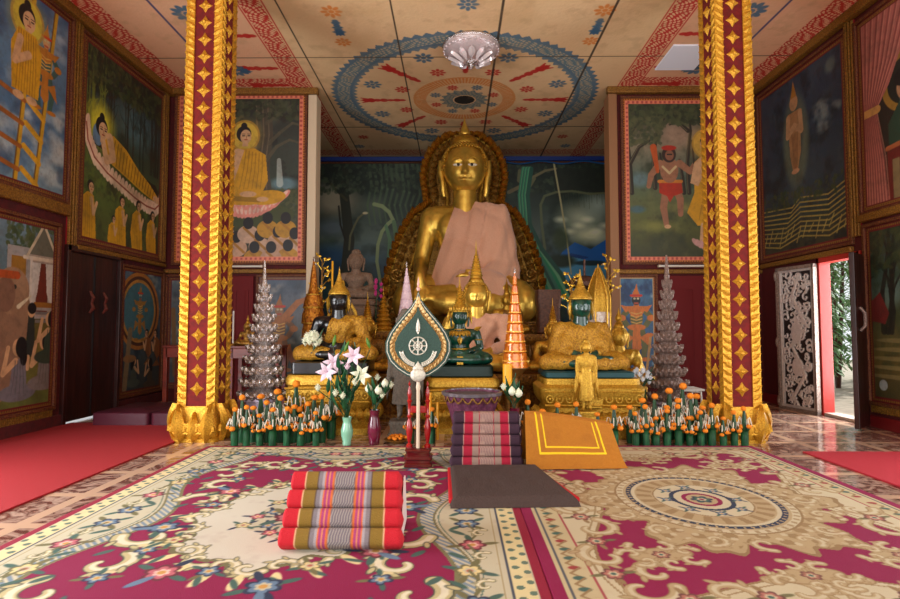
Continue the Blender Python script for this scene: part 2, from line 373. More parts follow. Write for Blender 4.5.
for k in range(8):
    a = 2*pi*k/8+.0; flame(MX+1.22*cos(a), MY+1.22*sin(a), a, .6, RED)
    a += pi/8; blossom(MX+1.38*cos(a), MY+1.38*sin(a), .13, BLU); blossom(MX+.95*cos(a), MY+.95*sin(a), .11, RED)
    blossom(MX+.45*cos(a), MY+.45*sin(a), .085, RED if k % 2 else BLU)
for sx in (-1, 1):
    x = MX+sx*1.45; blossom(x, 5.72, .12, ORG); flame(x, 6.05, pi/2, .3, BLU); blossom(x, 6.35, .1, ORG)
    for yy_ in (4.9, 5.75, 6.55, 7.05):
        blossom(MX+sx*3.0, yy_, .17, BLU, 10); flame(MX+sx*2.72, yy_+.45, 0 if sx > 0 else pi, .5, RED)
    flame(MX+sx*2.95, 7.0, pi/4 if sx < 0 else 3*pi/4, .34, BLU); blossom(MX+sx*1.9, 10.1, .1, BLU); blossom(MX+sx*1.75, 9.6, .1, RED)
blossom(MX, 5.1, .2, RED); blossom(MX, 5.6, .12, BLU)
for xs in (-1.84, -.66, .5, 1.68): cv.full((abs(XX-xs) < .011).astype(float)*.85, (.20, .15, .10))
for ys in (6.72, 9.12): cv.full(((abs(YY-ys) < .013)).astype(float)*.75, (.28, .20, .13))
cv.mottle((60, 50), (.70, .56, .40), .55, .8, .3, 9)
ceil = cv.grid('ceiling', (CX0, CY0, H), (1, 0, 0), (0, 1, 0), vmat('stencilled_ceiling_cloth', .85, .25, 25)); ceil['kind'] = 'structure'
struct('ceiling_front', boxes([((XL-T, -1.6, H), (XR+T, 4.02, H+.1)), ((XL-T, 4.0, H+.02), (XR+T, 11, H+.12))]), mat('ceiling_board', (.84, .66, .47), .9), smooth=0)
# gilt mouldings
struct('trim_1', boxes([((XL, 4.0, H-.10), (XL+.09, YB, H))]), GOLDP, bevel=.012)
struct('trim_2', boxes([((XR-.09, 4.0, H-.10), (XR, YB, H))]), GOLDP, bevel=.012)
struct('trim_3', boxes([((XL, YB-.09, H-.09), (PIL+.12, YB, H))]), GOLDP, bevel=.012)
struct('trim_4', boxes([((PIR-.12, YB-.09, H-.09), (XR, YB, H))]), GOLDP, bevel=.012)
struct('trim_5', boxes([((PIL-.02, YB-.05, 0), (PIL+.10, YB+T, H-.09))]), CREAM, bevel=.008)
struct('trim_20', boxes([((XL, 5.67, 1.86), (XL+.012, 5.80, H-.1)), ((XL, 7.47, 1.9), (XL+.012, 7.6, H-.1)), ((XR-.012, 5.74, 1.95), (XR, 5.87, H-.1))]), CRIM, smooth=0)
struct('trim_6', boxes([((PIR-.10, YB-.05, 0), (PIR+.02, YB+T, H-.09))]), mat('tan_post', (.55, .38, .24), .6, 0, .1, 20), bevel=.008)
struct('trim_7', boxes([((-3.1, YA-.05, H-.09), (3.4, YA, H-.005))]), mat('blue_gloss_trim', (.10, .22, .52), .4), bevel=.006)
def post(name, x, y, z0, z1, axis):    # gilt pilaster of three ribs between two murals
    m = MB()
    for k, w in ((-.047, .018), (-.012, .016), (.026, .016), (.055, .014)):
        if axis == 'Y': m.box((x, y+k, (z0+z1)/2), (.035 if abs(k) > .03 else .05, w, z1-z0))
        else: m.box((x+k, y, (z0+z1)/2), (w, .035, z1-z0))
    return struct(name, m, GOLDP, bevel=.004)
post('trim_8', XL+.02, 5.73, 1.86, H-.1, 'Y'); post('trim_9', XL+.02, 7.53, 1.9, H-.1, 'Y'); post('trim_10', XR-.02, 5.80, 1.95, H-.1, 'Y')
struct('trim_11', boxes([((XL, 4.2, 2.15), (XL+.05, 5.66, 2.27))]), GOLDP, bevel=.01)
struct('trim_12', boxes([((XL, 5.8, 1.83), (XL+.05, 7.6, 1.88))]), GOLDP, bevel=.01)
struct('trim_13', boxes([((XR-.05, 5.86, 1.80), (XR, 7.6, 1.86))]), GOLDP, bevel=.01)
struct('trim_14', boxes([((XR-.05, 4.2, 2.08), (XR, 5.74, 2.16))]), GOLDP, bevel=.01)
struct('trim_15', boxes([((XL, YB-.04, 1.75), (PIL, YB, 1.81))]), GOLDP, bevel=.01)
struct('trim_16', boxes([((PIR, YB-.04, 1.74), (XR, YB, 1.80))]), GOLDP, bevel=.01)
struct('baseboard_left', boxes([((XL, 4.0, 0), (XL+.03, 5.68, .12)), ((XL, 6.6, 0), (XL+.03, YB, .12))]), MAROON, bevel=.006)
struct('baseboard_right', boxes([((XR-.03, 4.0, 0), (XR, 5.78, .12)), ((XR-.03, 6.5, 0), (XR, YB, .12))]), mat('baseboard_red', (.42, .06, .07), .5), bevel=.006)
# left door, shut but for a slit of daylight
m = MB(); m.box((XL-.03, 6.16, .915), (.06, .80, 1.79), mi=0)
d = struct('door_1', m, WOOD, bevel=.006)
mm = MB()
for y in (6.15,): mm.box((XL+.004, y, .915), (.012, .012, 1.75))
mm.build('door_seam', BLACK, d, 0)
for y in (6.04, 6.27):
    h = MB(); h.tube([(XL+.03, y, 1.16), (XL+.06, y+.015, 1.21), (XL+.04, y+.02, 1.27), (XL+.06, y+.015, 1.33), (XL+.03, y, 1.40)], [.012, .022, .016, .02, .01], 8); h.build('door_handle', mat('handle_wood', (.34, .13, .09), .4), d)
struct('trim_17', boxes([((XL, 5.66, 0), (XL+.045, 5.71, 1.86)), ((XL, 6.56, 0), (XL+.045, 6.61, 1.86)), ((XL, 5.66, 1.80), (XL+.045, 6.61, 1.86))]), WOOD, bevel=.006)
# right doorway: red frame, carved leaf folded back along the wall, plain leaf ajar
struct('trim_18', boxes([((XR-.03, 6.40, 0), (XR+.10, 6.45, 1.80)), ((XR-.03, 5.76, 0), (XR+.10, 5.81, 1.80)), ((XR-.03, 5.76, 1.74), (XR+.10, 6.45, 1.80))]),
    mat('red_door_frame', (.66, .16, .12), .45, 0, .1, 20), bevel=.005)
struct('trim_19', boxes([((XR-.02, 5.81, 0), (XR+.14, 6.42, .035))]), mat('pale_threshold', (.72, .66, .6), .4), bevel=.005)
# ------------------------------------------------------------------ murals
MUR = vmat('mural_paint', .5, .06, 60)
SKIN, ROBE, HAIR = (.82, .64, .46), (.82, .60, .10), (.07, .06, .07)
BORD = [(.009, (.32, .06, .07), None), (.012, (.48, .32, .12), (.32, .17, .08)), (.009, (.36, .06, .08), None)]
def trees(cv, n, col, y0, y1, w, seed, lean=.04, a=.8, x0=0, x1=1):
    g = random.Random(seed)
    for k in range(n):
        x = g.uniform(x0, x1); p = [(x, y0)]
        for j in range(5): x += g.uniform(-lean, lean); p.append((x, y0+(y1-y0)*(j+1)/5))
        cv.line(p, w, col, w*.5, a)
        for s in (-1, 1):
            b = p[g.randint(2, 4)]; q = [b]
            for j in range(3): q.append((q[-1][0]+s*g.uniform(.01, .05), q[-1][1]+g.uniform(.01, .06)))
            cv.line(q, w*.5, col, w*.15, a)
def leaves(cv, n, cols, x0, x1, y0, y1, r, seed, a=.7):
    g = random.Random(seed)
    for k in range(n):
        cv.ell(g.uniform(x0, x1), g.uniform(y0, y1), r*g.uniform(.5, 1.3), r*g.uniform(.3, .8), g.choice(cols), g.uniform(0, pi), a)
def clouds(cv, n, col, x0, x1, y0, y1, r, seed, a=.35):
    g = random.Random(seed)
    for k in range(n):
        x, y = g.uniform(x0, x1), g.uniform(y0, y1)
        for j in range(6): cv.ell(x+g.uniform(-r, r), y+g.uniform(-r, r)*.5, r*g.uniform(.4, .9), r*g.uniform(.25, .6), col, 0, a*.5, .7)
def folds(cv, pts, col, n, w=.002, a=.6):
    (x0, y0), (x1, y1), (x2, y2), (x3, y3) = pts
    for k in range(1, n):
        t = k/n; A = (x0+(x1-x0)*t, y0+(y1-y0)*t); B = (x3+(x2-x3)*t, y3+(y2-y3)*t); M_ = ((A[0]+B[0])/2+.006, (A[1]+B[1])/2)
        cv.line([A, M_, B], w, col, w*.6, a)
def head(cv, x, y, r, f=1, skin=SKIN, bun=True, halo=None):
    if halo:
        cv.ell(x, y, r*3, r*3, halo, 0, .75, .9); cv.ell(x, y, r*2.1, r*2.2, (.80, .60, .18), 0, .7); cv.ell(x, y, r*1.8, r*1.9, halo, 0, .8)
    k = 1/cv.a
    cv.ell(x-f*r*.12*k, y+r*.25, r*1.02, r*1.12, HAIR)
    if bun: cv.ell(x-f*r*.1*k, y+r*1.4, r*.42, r*.45, HAIR)
    cv.ell(x+f*r*.15*k, y-r*.12, r*.76, r*.98, skin)
    cv.poly([(x-r*.2*k, y-r*.6), (x+r*.45*k, y-r*.6), (x+r*.5*k, y-r*1.5), (x-r*.35*k, y-r*1.5)], skin)
    for s in (-.32, .42): cv.line([(x+(f*.15+s-.14)*r*k, y), (x+(f*.15+s+.14)*r*k, y)], r*.07, (.15, .1, .08)); cv.line([(x+(f*.15+s-.2)*r*k, y+r*.25), (x+(f*.15+s+.2)*r*k, y+r*.25)], r*.04, (.2, .12, .1))
    cv.line([(x+(f*.2)*r*k, y), (x+(f*.25)*r*k, y-r*.35)], r*.05, (.6, .4, .28)); cv.line([(x+(f*.15-.15)*r*k, y-r*.55), (x+(f*.15+.18)*r*k, y-r*.55)], r*.07, (.6, .2, .15))
def seated(cv, x, y, s, robe=ROBE, halo=(.85, .72, .25)):    # s: height of the figure as a fraction of the canvas
    k = s/cv.a
    head(cv, x, y+s*.83, s*.085, 1, halo=halo)
    cv.poly([(x-.22*k, y+.62*s), (x-.10*k, y+.68*s), (x+.12*k, y+.68*s), (x+.25*k, y+.6*s), (x+.28*k, y+.3*s), (x+.2*k, y+.12*s), (x-.2*k, y+.12*s), (x-.26*k, y+.3*s)], robe)
    cv.poly([(x-.22*k, y+.62*s), (x-.08*k, y+.68*s), (x+.0*k, y+.66*s), (x-.1*k, y+.35*s), (x-.14*k, y+.22*s), (x-.24*k, y+.24*s)], SKIN)
    folds(cv, [(x-.02*k, y+.66*s), (x+.25*k, y+.6*s), (x+.24*k, y+.2*s), (x-.1*k, y+.2*s)], tuple(c*.68 for c in robe), 7, s*.007)
    cv.ell(x-.27*k, y+.1*s, .22*s, .085*s, robe, -.1); cv.ell(x+.27*k, y+.1*s, .22*s, .085*s, robe, .1); cv.ell(x, y+.09*s, .28*s, .08*s, robe)
    cv.line([(x-.28*k, y+.1*s), (x+.18*k, y+.07*s)], .028*s, tuple(c*.75 for c in robe)); cv.ell(x+.05*k, y+.14*s, .10*s, .035*s, SKIN); cv.ell(x+.22*k, y+.08*s, .07*s, .03*s, SKIN)
def monk(cv, x, y, s, f=1, robe=ROBE, stand=False):          # kneeling or standing, seen from the side
    k = s/cv.a
    head(cv, x+f*.04*k, y+s*.86, s*.085, f, bun=False)
    cv.poly([(x-.16*k, y), (x+.2*k, y), (x+f*.14*k+.03*k, y+.4*s), (x+f*.12*k, y+.72*s), (x-f*.04*k, y+.77*s), (x-f*.17*k, y+.66*s), (x-f*.22*k, y+.3*s)], robe)
    cv.line([(x+f*.06*k, y+.66*s), (x+f*.12*k, y+.42*s), (x+f*.2*k, y+.62*s)], s*.045, SKIN, s*.03)
    folds(cv, [(x-.12*k, y+.7*s), (x+.08*k, y+.7*s), (x+.16*k, y), (x-.14*k, y)], tuple(c*.62 for c in robe), 5, s*.008)
def backs(cv, x, y, s, seed):                                # crowd seen from behind
    g = random.Random(seed); k = s/cv.a
    cv.ell(x, y+.2*s, .5*s, .42*s, g.choice([(.78, .62, .50), (.74, .54, .14), (.80, .66, .55)])); cv.line([(x-.2*k, y+.5*s), (x+.35*k, y)], .06*s, (.66, .45, .12)); cv.ell(x, y+.72*s, .24*s, .28*s, HAIR)
def guardian(cv, x, y, s, main=(.72, .42, .12), legs=(.20, .34, .30), skin=(.26, .30, .26)):
    k = .68*s/cv.a
    for sg in (-1, 1):
        cv.line([(x+sg*.06*k, y+.42*s), (x+sg*.16*k, y+.22*s), (x+sg*.12*k, y+.03*s)], .055*s, legs, .03*s)
        cv.poly([(x+sg*.05*k, y+.3*s), (x+sg*.28*k, y+.16*s), (x+sg*.22*k, y+.36*s)], main); cv.ell(x+sg*.16*k, y+.02*s, .07*s, .025*s, main)
        cv.line([(x+sg*.14*k, y+.66*s), (x+sg*.28*k, y+.56*s), (x+sg*.18*k, y+.46*s)], .036*s, legs, .035*s); cv.ell(x+sg*.28*k, y+.55*s, .055*s, .04*s, main)
        cv.poly([(x+sg*.08*k, y+.68*s), (x+sg*.3*k, y+.72*s), (x+sg*.2*k, y+.62*s)], main)
    cv.ell(x, y+.56*s, .085*s, .14*s, legs); cv.poly([(x-.2*k, y+.7*s), (x+.2*k, y+.7*s), (x+.1*k, y+.58*s), (x, y+.54*s), (x-.1*k, y+.58*s)], main)
    cv.ell(x, y+.43*s, .12*s, .04*s, main); cv.poly([(x-.06*k, y+.44*s), (x+.06*k, y+.44*s), (x+.09*k, y+.16*s), (x, y+.1*s), (x-.09*k, y+.16*s)], main)
    for j in range(4): cv.line([(x-.1*k, y+(.50+.04*j)*s), (x, y+(.48+.04*j)*s), (x+.1*k, y+(.50+.04*j)*s)], .007*s, (.86, .66, .3))
    cv.poly([(x-.05*k, y+.74*s), (x+.05*k, y+.74*s), (x+.05*k, y+.64*s), (x-.05*k, y+.64*s)], main); cv.ell(x, y+.78*s, .055*s, .065*s, skin); cv.ell(x-.03*k, y+.80*s, .016*s, .014*s, (.8, .75, .6)); cv.ell(x+.035*k, y+.80*s, .016*s, .014*s, (.8, .75, .6)); cv.line([(x-.03*k, y+.74*s), (x+.03*k, y+.74*s)], .012*s, (.7, .3, .2))
    cv.poly([(x-.085*k, y+.82*s), (x+.085*k, y+.82*s), (x+.055*k, y+.88*s), (x+.03*k, y+.92*s), (x+.015*k, y+s), (x-.02*k, y+.93*s), (x-.06*k, y+.88*s)], main); cv.line([(x-.1*k, y+.84*s), (x+.1*k, y+.84*s)], .014*s, (.8, .2, .1))
def nun(cv, x, y, s, f, col, skin=SKIN):                      # kneeling woman, hair down her back, hands raised
    k = s/cv.a
    cv.ell(x, y+.12*s, .36*s, .13*s, col); cv.poly([(x-.16*k, y+.15*s), (x+.18*k, y+.15*s), (x+.14*k, y+.62*s), (x-.1*k, y+.64*s)], col)
    cv.line([(x-f*.05*k, y+.6*s), (x-f*.28*k, y+.42*s), (x-f*.2*k, y+.8*s)], .05*s, skin, .035*s)
    cv.ell(x-f*.02*k, y+.8*s, .1*s, .13*s, skin); cv.ell(x+f*.05*k, y+.80*s, .11*s, .16*s, HAIR); cv.ell(x+f*.1*k, y+.64*s, .07*s, .12*s, HAIR)
    folds(cv, [(x-.1*k, y+.6*s), (x+.12*k, y+.6*s), (x+.2*k, y+.1*s), (x-.2*k, y+.1*s)], tuple(c*.7 for c in col), 5, s*.01)
FRM = mat('dull_gilt_frame', (.46, .27, .12), .55, .2, .6, 70, col2=(.30, .12, .08))
def mural(cv, name_lab, O, U, frame_mat=FRM, fw=.035, fd=.035, fringe=False, bord=BORD):
    lum = cv.I.mean(-1, keepdims=True); cv.I = (lum+(cv.I-lum)*(1.0 if bord else 1.15))*(.94 if bord else 1.5)
    if bord: cv.mottle((16, 22), (.20, .16, .11), .45, .85, .18, 777); cv.mottle((50, 60), (.16, .13, .10), .48, .85, .16, 778)
    if bord: cv.frame(bord)
    U = Vector(U); N = U.cross(Vector((0, 0, 1))); O = Vector(O); W_, H_ = cv.W, cv.H
    e = empty('mural', O+N*.0, name_lab, 'mural')
    cv.grid('canvas', N*.014, U, (0, 0, 1), MUR, e)
    m = MB(); rot = Matrix((U, N, Vector((0, 0, 1)))).transposed()
    def bar(u0, u1, v0, v1): m.box(U*((u0+u1)/2)+Vector((0, 0, (v0+v1)/2))+N*(fd/2), (u1-u0, fd, v1-v0), rot)
    bar(-fw, W_+fw, -fw, 0); bar(-fw, W_+fw, H_, H_+fw); bar(-fw, 0, 0, H_); bar(W_, W_+fw, 0, H_)
    m.build('frame', frame_mat, e, 0, bevel=.006)
    b = MB(); b.box(U*(W_/2)+Vector((0, 0, H_/2))+N*.006, (W_+.02, .01, H_+.02), rot); b.build('backing', WOOD, e, 0)
    if fringe:
        f = MB()
        for k in range(int(W_/.02)): f.box(U*(.01+k*.02)+Vector((0, 0, -fw-.035+.006*(k % 2)))+N*.02, (.014, .012, .07), rot)
        f.build('fringe', GOLDP, e, 0)
    return e
BACKU = (1, 0, 0); LU = (0, 1, 0); RU = (0, -1, 0)
# A1 descent on the ladder, blue sky
cv = Cv(1.34, 1.92, 230, 330); cv.grad([(0, (.46, .58, .64)), (.3, (.30, .44, .58)), (.7, (.34, .48, .60)), (1, (.26, .38, .52))])
clouds(cv, 26, (.80, .82, .80), .1, 1, .02, .45, .08, 3, .6); clouds(cv, 14, (.70, .76, .80), .4, 1, .5, .95, .09, 4, .4); cv.mottle((6, 8), (.18, .28, .42), .5, .75, .6, 5)
for a, b in (((.68, .0), (.84, 1)), ((.50, .0), (.62, 1)), ((.20, 0), (.30, 1))): cv.line([a, b], .011, (.78, .60, .14)); cv.line([(a[0]-.02, a[1]), (b[0]-.02, b[1])], .004, (.45, .30, .08))
for j in range(4):
    y = .03+j*.115; cv.line([(.55+.1*y, y+.06), (.69+.13*y, y)], .015, (.84, .62, .12)); cv.line([(.2+.1*y, y+.09), (.52+.1*y, y+.05)], .012, (.62, .36, .14))
guardian(cv, .74, .42, .46, (.74, .46, .14), (.22, .36, .34), (.80, .60, .42))
head(cv, .56, .83, .052, 1, halo=(.82, .74, .22)); cv.poly([(.44, .46), (.68, .46), (.70, .70), (.64, .77), (.48, .77), (.42, .68)], ROBE); folds(cv, [(.46, .76), (.66, .76), (.67, .46), (.45, .46)], (.52, .34, .06), 9, .003)
cv.line([(.50, .72), (.46, .60), (.58, .66)], .02, SKIN); cv.ell(.50, .44, .035, .02, SKIN); cv.ell(.62, .44, .035, .02, SKIN)
mural(cv, 'blue sky mural of robed figures descending a ladder', (XL, 4.30, 2.30), LU)
# A2 palace and elephant
cv = Cv(1.24, 1.80, 230, 320); cv.grad([(0, (.40, .44, .20)), (.3, (.44, .40, .18)), (.48, (.50, .40, .16)), (.52, (.30, .40, .42)), (1, (.42, .52, .58))]); cv.mottle((7, 9), (.26, .26, .12), .5, .75, .6, 8)
leaves(cv, 160, [(.20, .28, .16), (.28, .34, .18)], .5, 1, .78, .98, .02, 5)
cv.rect(.72, .48, 1, .82, (.66, .60, .54)); cv.rect(.50, .62, .72, .85, (.62, .60, .58)); cv.rect(.54, .66, .68, .80, (.60, .42, .14))
cv.poly([(.70, .82), (1.0, .82), (.93, .90), (.85, 1.0), (.77, .90)], (.40, .40, .34)); cv.line([(.68, .80), (.77, .90), (.85, .99), (.93, .90), (1, .82)], .008, (.80, .74, .62)); cv.line([(.66, .80), (1, .80)], .010, (.84, .78, .68))
cv.rect(.79, .52, .91, .78, (.44, .16, .10)); cv.poly([(.74, .78), (.83, .78), (.80, .62), (.77, .55), (.74, .55)], (.80, .78, .74)); cv.poly([(.97, .78), (.88, .78), (.90, .62), (.94, .55), (.97, .55)], (.80, .78, .74))
for j in range(5): cv.rect(.79, .46+j*.022, .94, .475+j*.022, (.64, .62, .60) if j % 2 else (.46, .44, .42))
cv.rect(.77, .54, .96, .57, (.62, .40, .12))
for x in (.73, .985): cv.line([(x, .46), (x, .8)], .008, (.84, .80, .74))
cv.ell(.45, .52, .20, .17, (.60, .46, .34)); cv.ell(.56, .62, .11, .12, (.62, .48, .36)); cv.line([(.60, .58), (.66, .42), (.60, .26), (.66, .2)], .05, (.58, .44, .33), .025); cv.line([(.44, .44), (.44, .14)], .08, (.56, .42, .32)); cv.line([(.56, .44), (.54, .16)], .06, (.56, .42, .32)); cv.ell(.58, .64, .012, .012, (.1, .1, .1)); cv.ell(.50, .60, .06, .09, (.50, .36, .28)); cv.line([(.4, .70), (.6, .70)], .02, (.7, .3, .12)); cv.line([(.62, .54), (.74, .60)], .012, (.86, .80, .66), .004)
cv.poly([(.70, .28), (.80, .28), (.78, .50), (.72, .50)], (.16, .18, .16)); cv.ell(.75, .52, .026, .034, SKIN); cv.ell(.755, .535, .03, .03, HAIR); cv.line([(.73, .28), (.73, .22)], .012, SKIN)
nun(cv, .64, .06, .34, 1, (.46, .44, .46)); nun(cv, .90, .10, .32, 1, (.50, .46, .44)); nun(cv, .95, .24, .30, 1, (.20, .26, .20))
mural(cv, 'mural of a palace stair, an elephant and kneeling women', (XL, 4.30, .22), LU, fringe=True)
# A3 reclining figure on lotus in a forest
cv = Cv(1.66, 2.28, 280, 380); cv.grad([(0, (.30, .34, .14)), (.3, (.30, .38, .16)), (.5, (.20, .26, .18)), (.75, (.16, .22, .22)), (1, (.08, .10, .09))]); cv.ell(.62, .70, .30, .16, (.36, .52, .56), 0, .7, .8)
cv.mottle((9, 10), (.08, .12, .08), .48, .7, .7, 11); trees(cv, 26, (.12, .12, .08), .48, .95, .006, 12, .01); trees(cv, 9, (.40, .44, .16), .40, 1, .009, 13, .006, .7, 0, .25); leaves(cv, 500, [(.10, .14, .08), (.18, .24, .12), (.26, .30, .16)], 0, 1, .80, 1, .018, 14); leaves(cv, 260, [(.34, .42, .16), (.22, .30, .12)], 0, .9, .25, .42, .016, 15)
cv.ell(.20, .61, .14, .14, (.95, .88, .20), 0, 1, .8)
cv.poly([(.08, .50), (.16, .56), (.95, .32), (.97, .38), (.9, .43), (.5, .46)], (.14, .12, .08))
pp = [(.05, .58), (.07, .50), (.14, .43), (.28, .38), (.45, .345), (.62, .31), (.78, .29), (.90, .29), (.97, .33), (.985, .40)]
for i in range(len(pp)-1):
    for t in (0, .25, .5, .75):
        x, y = pp[i][0]+(pp[i+1][0]-pp[i][0])*t, pp[i][1]+(pp[i+1][1]-pp[i][1])*t; cv.ell(x, y-.012, .017, .032, (.92, .80, .68), .3); cv.ell(x+.01, y+.020, .015, .028, (.90, .74, .62), -.3)
cv.line(pp, .005, (.62, .30, .22))
cv.ell(.17, .55, .04, .055, (.38, .50, .60)); cv.poly([(.24, .55), (.34, .585), (.50, .545), (.66, .47), (.82, .42), (.93, .37), (.95, .335), (.88, .335), (.70, .36), (.50, .40), (.34, .43), (.25, .46)], ROBE)
for k in range(15): x = .36+k*.037; cv.line([(x, .565-.0*k-(x-.36)*.33), (x-.02, .44-(x-.36)*.18)], .0028, (.48, .32, .06))
cv.line([(.30, .56), (.34, .47), (.27, .44), (.22, .54)], .028, SKIN, .018); head(cv, .215, .585, .045, 1); cv.line([(.9, .35), (.95, .345)], .02, SKIN)
for x, y, s, f in ((.10, .03, .29, 1), (.45, .03, .27, 1), (.36, .0, .18, 1), (.66, .03, .28, 1), (.86, .02, .26, 1)): monk(cv, x, y, s, f)
cv.mottle((5, 6), (.30, .24, .10), .5, .8, .25, 16)
mural(cv, 'forest mural of a haloed figure reclining on lotus petals', (XL, 5.83, 1.92), LU)
# A4 dark blue shrine mural beyond the door, and its neighbour round the corner
cv = Cv(.92, 1.56, 130, 220); cv.grad([(0, (.22, .24, .22)), (.5, (.26, .34, .38)), (1, (.30, .40, .46))]); cv.mottle((8, 9), (.12, .18, .24), .45, .7, .8, 21); clouds(cv, 12, (.60, .64, .62), .5, 1, .6, 1, .06, 22, .5)
for r_, c in ((.30, (.66, .42, .16)), (.27, (.30, .16, .10)), (.245, (.70, .5, .2)), (.22, (.24, .42, .46))): cv.ell(.40, .66, r_, r_*1.05, c)
guardian(cv, .42, .42, .46, (.62, .44, .16), (.22, .42, .44), (.24, .46, .5))
for x, y, s, f in ((.62, .22, .30, -1), (.85, .2, .32, -1)): monk(cv, x, y, s, f, (.56, .34, .16))
nun(cv, .30, .05, .26, -1, (.28, .32, .28)); nun(cv, .7, .02, .26, 1, (.30, .26, .2)); cv.line([(.1, .05), (.2, .5)], .03, (.5, .42, .3)); cv.ell(.2, .28, .09, .03, (.55, .4, .24))
mural(cv, 'small blue mural of a shrine arch, beside the left door', (XL, 6.66, .18), LU)
cv = Cv(.80, 1.50, 90, 170); cv.grad([(0, (.26, .30, .32)), (1, (.36, .42, .46))]); clouds(cv, 30, (.58, .60, .58), 0, 1, .2, 1, .07, 24, .7); cv.mottle((4, 6), (.18, .22, .28), .5, .75, .6, 25); cv.line([(.15, .1), (.1, .7)], .02, (.46, .34, .2))
mural(cv, 'narrow grey cloud mural behind the small red table', (-3.97, YB, .2), BACKU)
# A5 seated teacher with crowd
cv = Cv(1.80, 2.40, 300, 390); cv.grad([(0, (.26, .22, .14)), (.25, (.22, .24, .12)), (.45, (.20, .25, .20)), (.7, (.22, .25, .22)), (1, (.12, .13, .12))]); cv.mottle((6, 7), (.32, .34, .28), .5, .75, .6, 31); cv.mottle((12, 14), (.08, .09, .08), .48, .7, .6, 32)
cv.ell(.84, .46, .10, .05, (.40, .54, .58), 0, .9, .5); cv.line([(.80, .60), (.81, .46)], .012, (.74, .78, .74), .02, .7)
for x0 in (.62, .67, .71, .12, .18, .05): cv.line([(x0+.02, .35), (x0-.01, .55), (x0+.02, .75), (x0+.0, 1)], .022, (.30, .26, .20), .014, .8); cv.line([(x0+.01, .35), (x0-.02, .55), (x0+.01, .75), (x0-.01, 1)], .004, (.48, .42, .32), .003, .7)
for q in ([(.72, .70), (.80, .76), (.90, .82), (1, .80)], [(.70, .6), (.78, .68), (.88, .72), (.97, .70)], [(.7, .82), (.8, .88), (.9, .93)]): cv.line(q, .012, (.34, .32, .24), .005, .8)
leaves(cv, 420, [(.14, .16, .10), (.22, .26, .16), (.30, .32, .22)], 0, 1, .84, 1, .02, 33, .6); leaves(cv, 200, [(.20, .24, .12), (.30, .32, .18)], .6, 1, .28, .42, .02, 34)
cv.ell(.53, .28, .30, .075, (.24, .28, .12))
for row, n, r_, w_ in ((.325, 13, .045, .27), (.295, 15, .04, .23), (.345, 11, .04, .30)):
    for k in range(n): t = (k/(n-1)-.5)*2; cv.ell(.55+t*w_, row+.05*t*t, .017, r_, (.90, .56, .50), -t*.8); cv.ell(.55+t*w_, row+.008+.05*t*t, .009, r_*.6, (.92, .76, .68), -t*.8)
seated(cv, .53, .33, .50)
for i, (x, y) in enumerate([(.06, .08), (.16, .15), (.27, .07), (.38, .14), (.48, .06), (.57, .14), (.66, .07), (.72, .17), (.80, .09), (.86, .17), (.93, .08), (.62, .0), (.35, .0), (.88, .01), (.12, .0), (.75, .0)]): backs(cv, x, y, .125, i)
PB = [(.012, (.70, .42, .12), (.40, .12, .06)), (.022, (.84, .48, .36), (.66, .28, .24))]
mural(cv, 'mural of a haloed teacher on pink lotus, behind left pillar', (-3.90, YB, 1.90), BACKU, bord=PB)
# A6 dancer in the storm, behind the left silver tree
cv = Cv(.72, 1.48, 110, 220); cv.grad([(0, (.22, .30, .24)), (.35, (.30, .34, .30)), (.6, (.42, .44, .46)), (1, (.30, .36, .44))]); cv.mottle((5, 8), (.20, .26, .32), .48, .7, .7, 41); clouds(cv, 14, (.62, .60, .58), 0, 1, .4, .9, .06, 42, .5)
guardian(cv, .40, .12, .72, (.66, .40, .16), (.50, .34, .20), (.60, .44, .3)); cv.line([(.5, .62), (.75, .76), (.97, .80)], .035, (.70, .42, .18), .02); cv.line([(.6, .3), (.8, .1)], .03, (.6, .36, .18))
mural(cv, 'slim mural of a striding archer behind the left silver tree', (-2.71, YB, .22), BACKU)
# B1 wild man and robed monk
cv = Cv(1.80, 2.30, 300, 380); cv.grad([(0, (.18, .20, .10)), (.2, (.34, .36, .16)), (.38, (.36, .40, .24)), (.5, (.30, .38, .32)), (.7, (.52, .48, .38)), (1, (.16, .18, .14))]); cv.mottle((7, 8), (.16, .20, .12), .48, .72, .75, 51); cv.mottle((10, 10), (.44, .44, .26), .55, .75, .4, 52, 0, .45)
cv.ell(.42, .78, .16, .12, (.66, .54, .44), 0, .8, .7); cv.ell(.25, .22, .16, .05, (.52, .52, .24), 0, .8, .8); cv.ell(.50, .33, .2, .04, (.56, .54, .28), 0, .7, .8); cv.ell(.12, .5, .08, .06, (.40, .52, .54), 0, .8, .6); cv.ell(.10, .32, .06, .03, (.26, .40, .46), 0, .8, .5)
for q in ([(.06, .42), (.05, .6), (.03, .75), (.12, .86), (.26, .90)], [(.05, .6), (.12, .70), (.2, .74)], [(.24, .45), (.23, .62), (.26, .8), (.35, .92)], [(.30, .45), (.29, .55), (.28, .66)], [(.50, .42), (.49, .6), (.52, .8), (.50, .96)], [(.5, .8), (.42, .86), (.36, .84)], [(.46, .42), (.45, .52), (.43, .62)], [(.8, .4), (.82, .7), (.78, 1)], [(.92, .4), (.9, .7), (.94, 1)]): cv.line(q, .013, (.16, .14, .10), .007); cv.line([(x-.008, y) for x, y in q], .003, (.46, .42, .30), .002, .7)
leaves(cv, 520, [(.14, .18, .10), (.24, .28, .16), (.30, .34, .20)], 0, 1, .84, 1, .022, 53, .65); leaves(cv, 150, [(.22, .26, .16), (.34, .36, .22)], 0, .3, .72, .88, .02, 54, .6)
X0 = .35   # running man
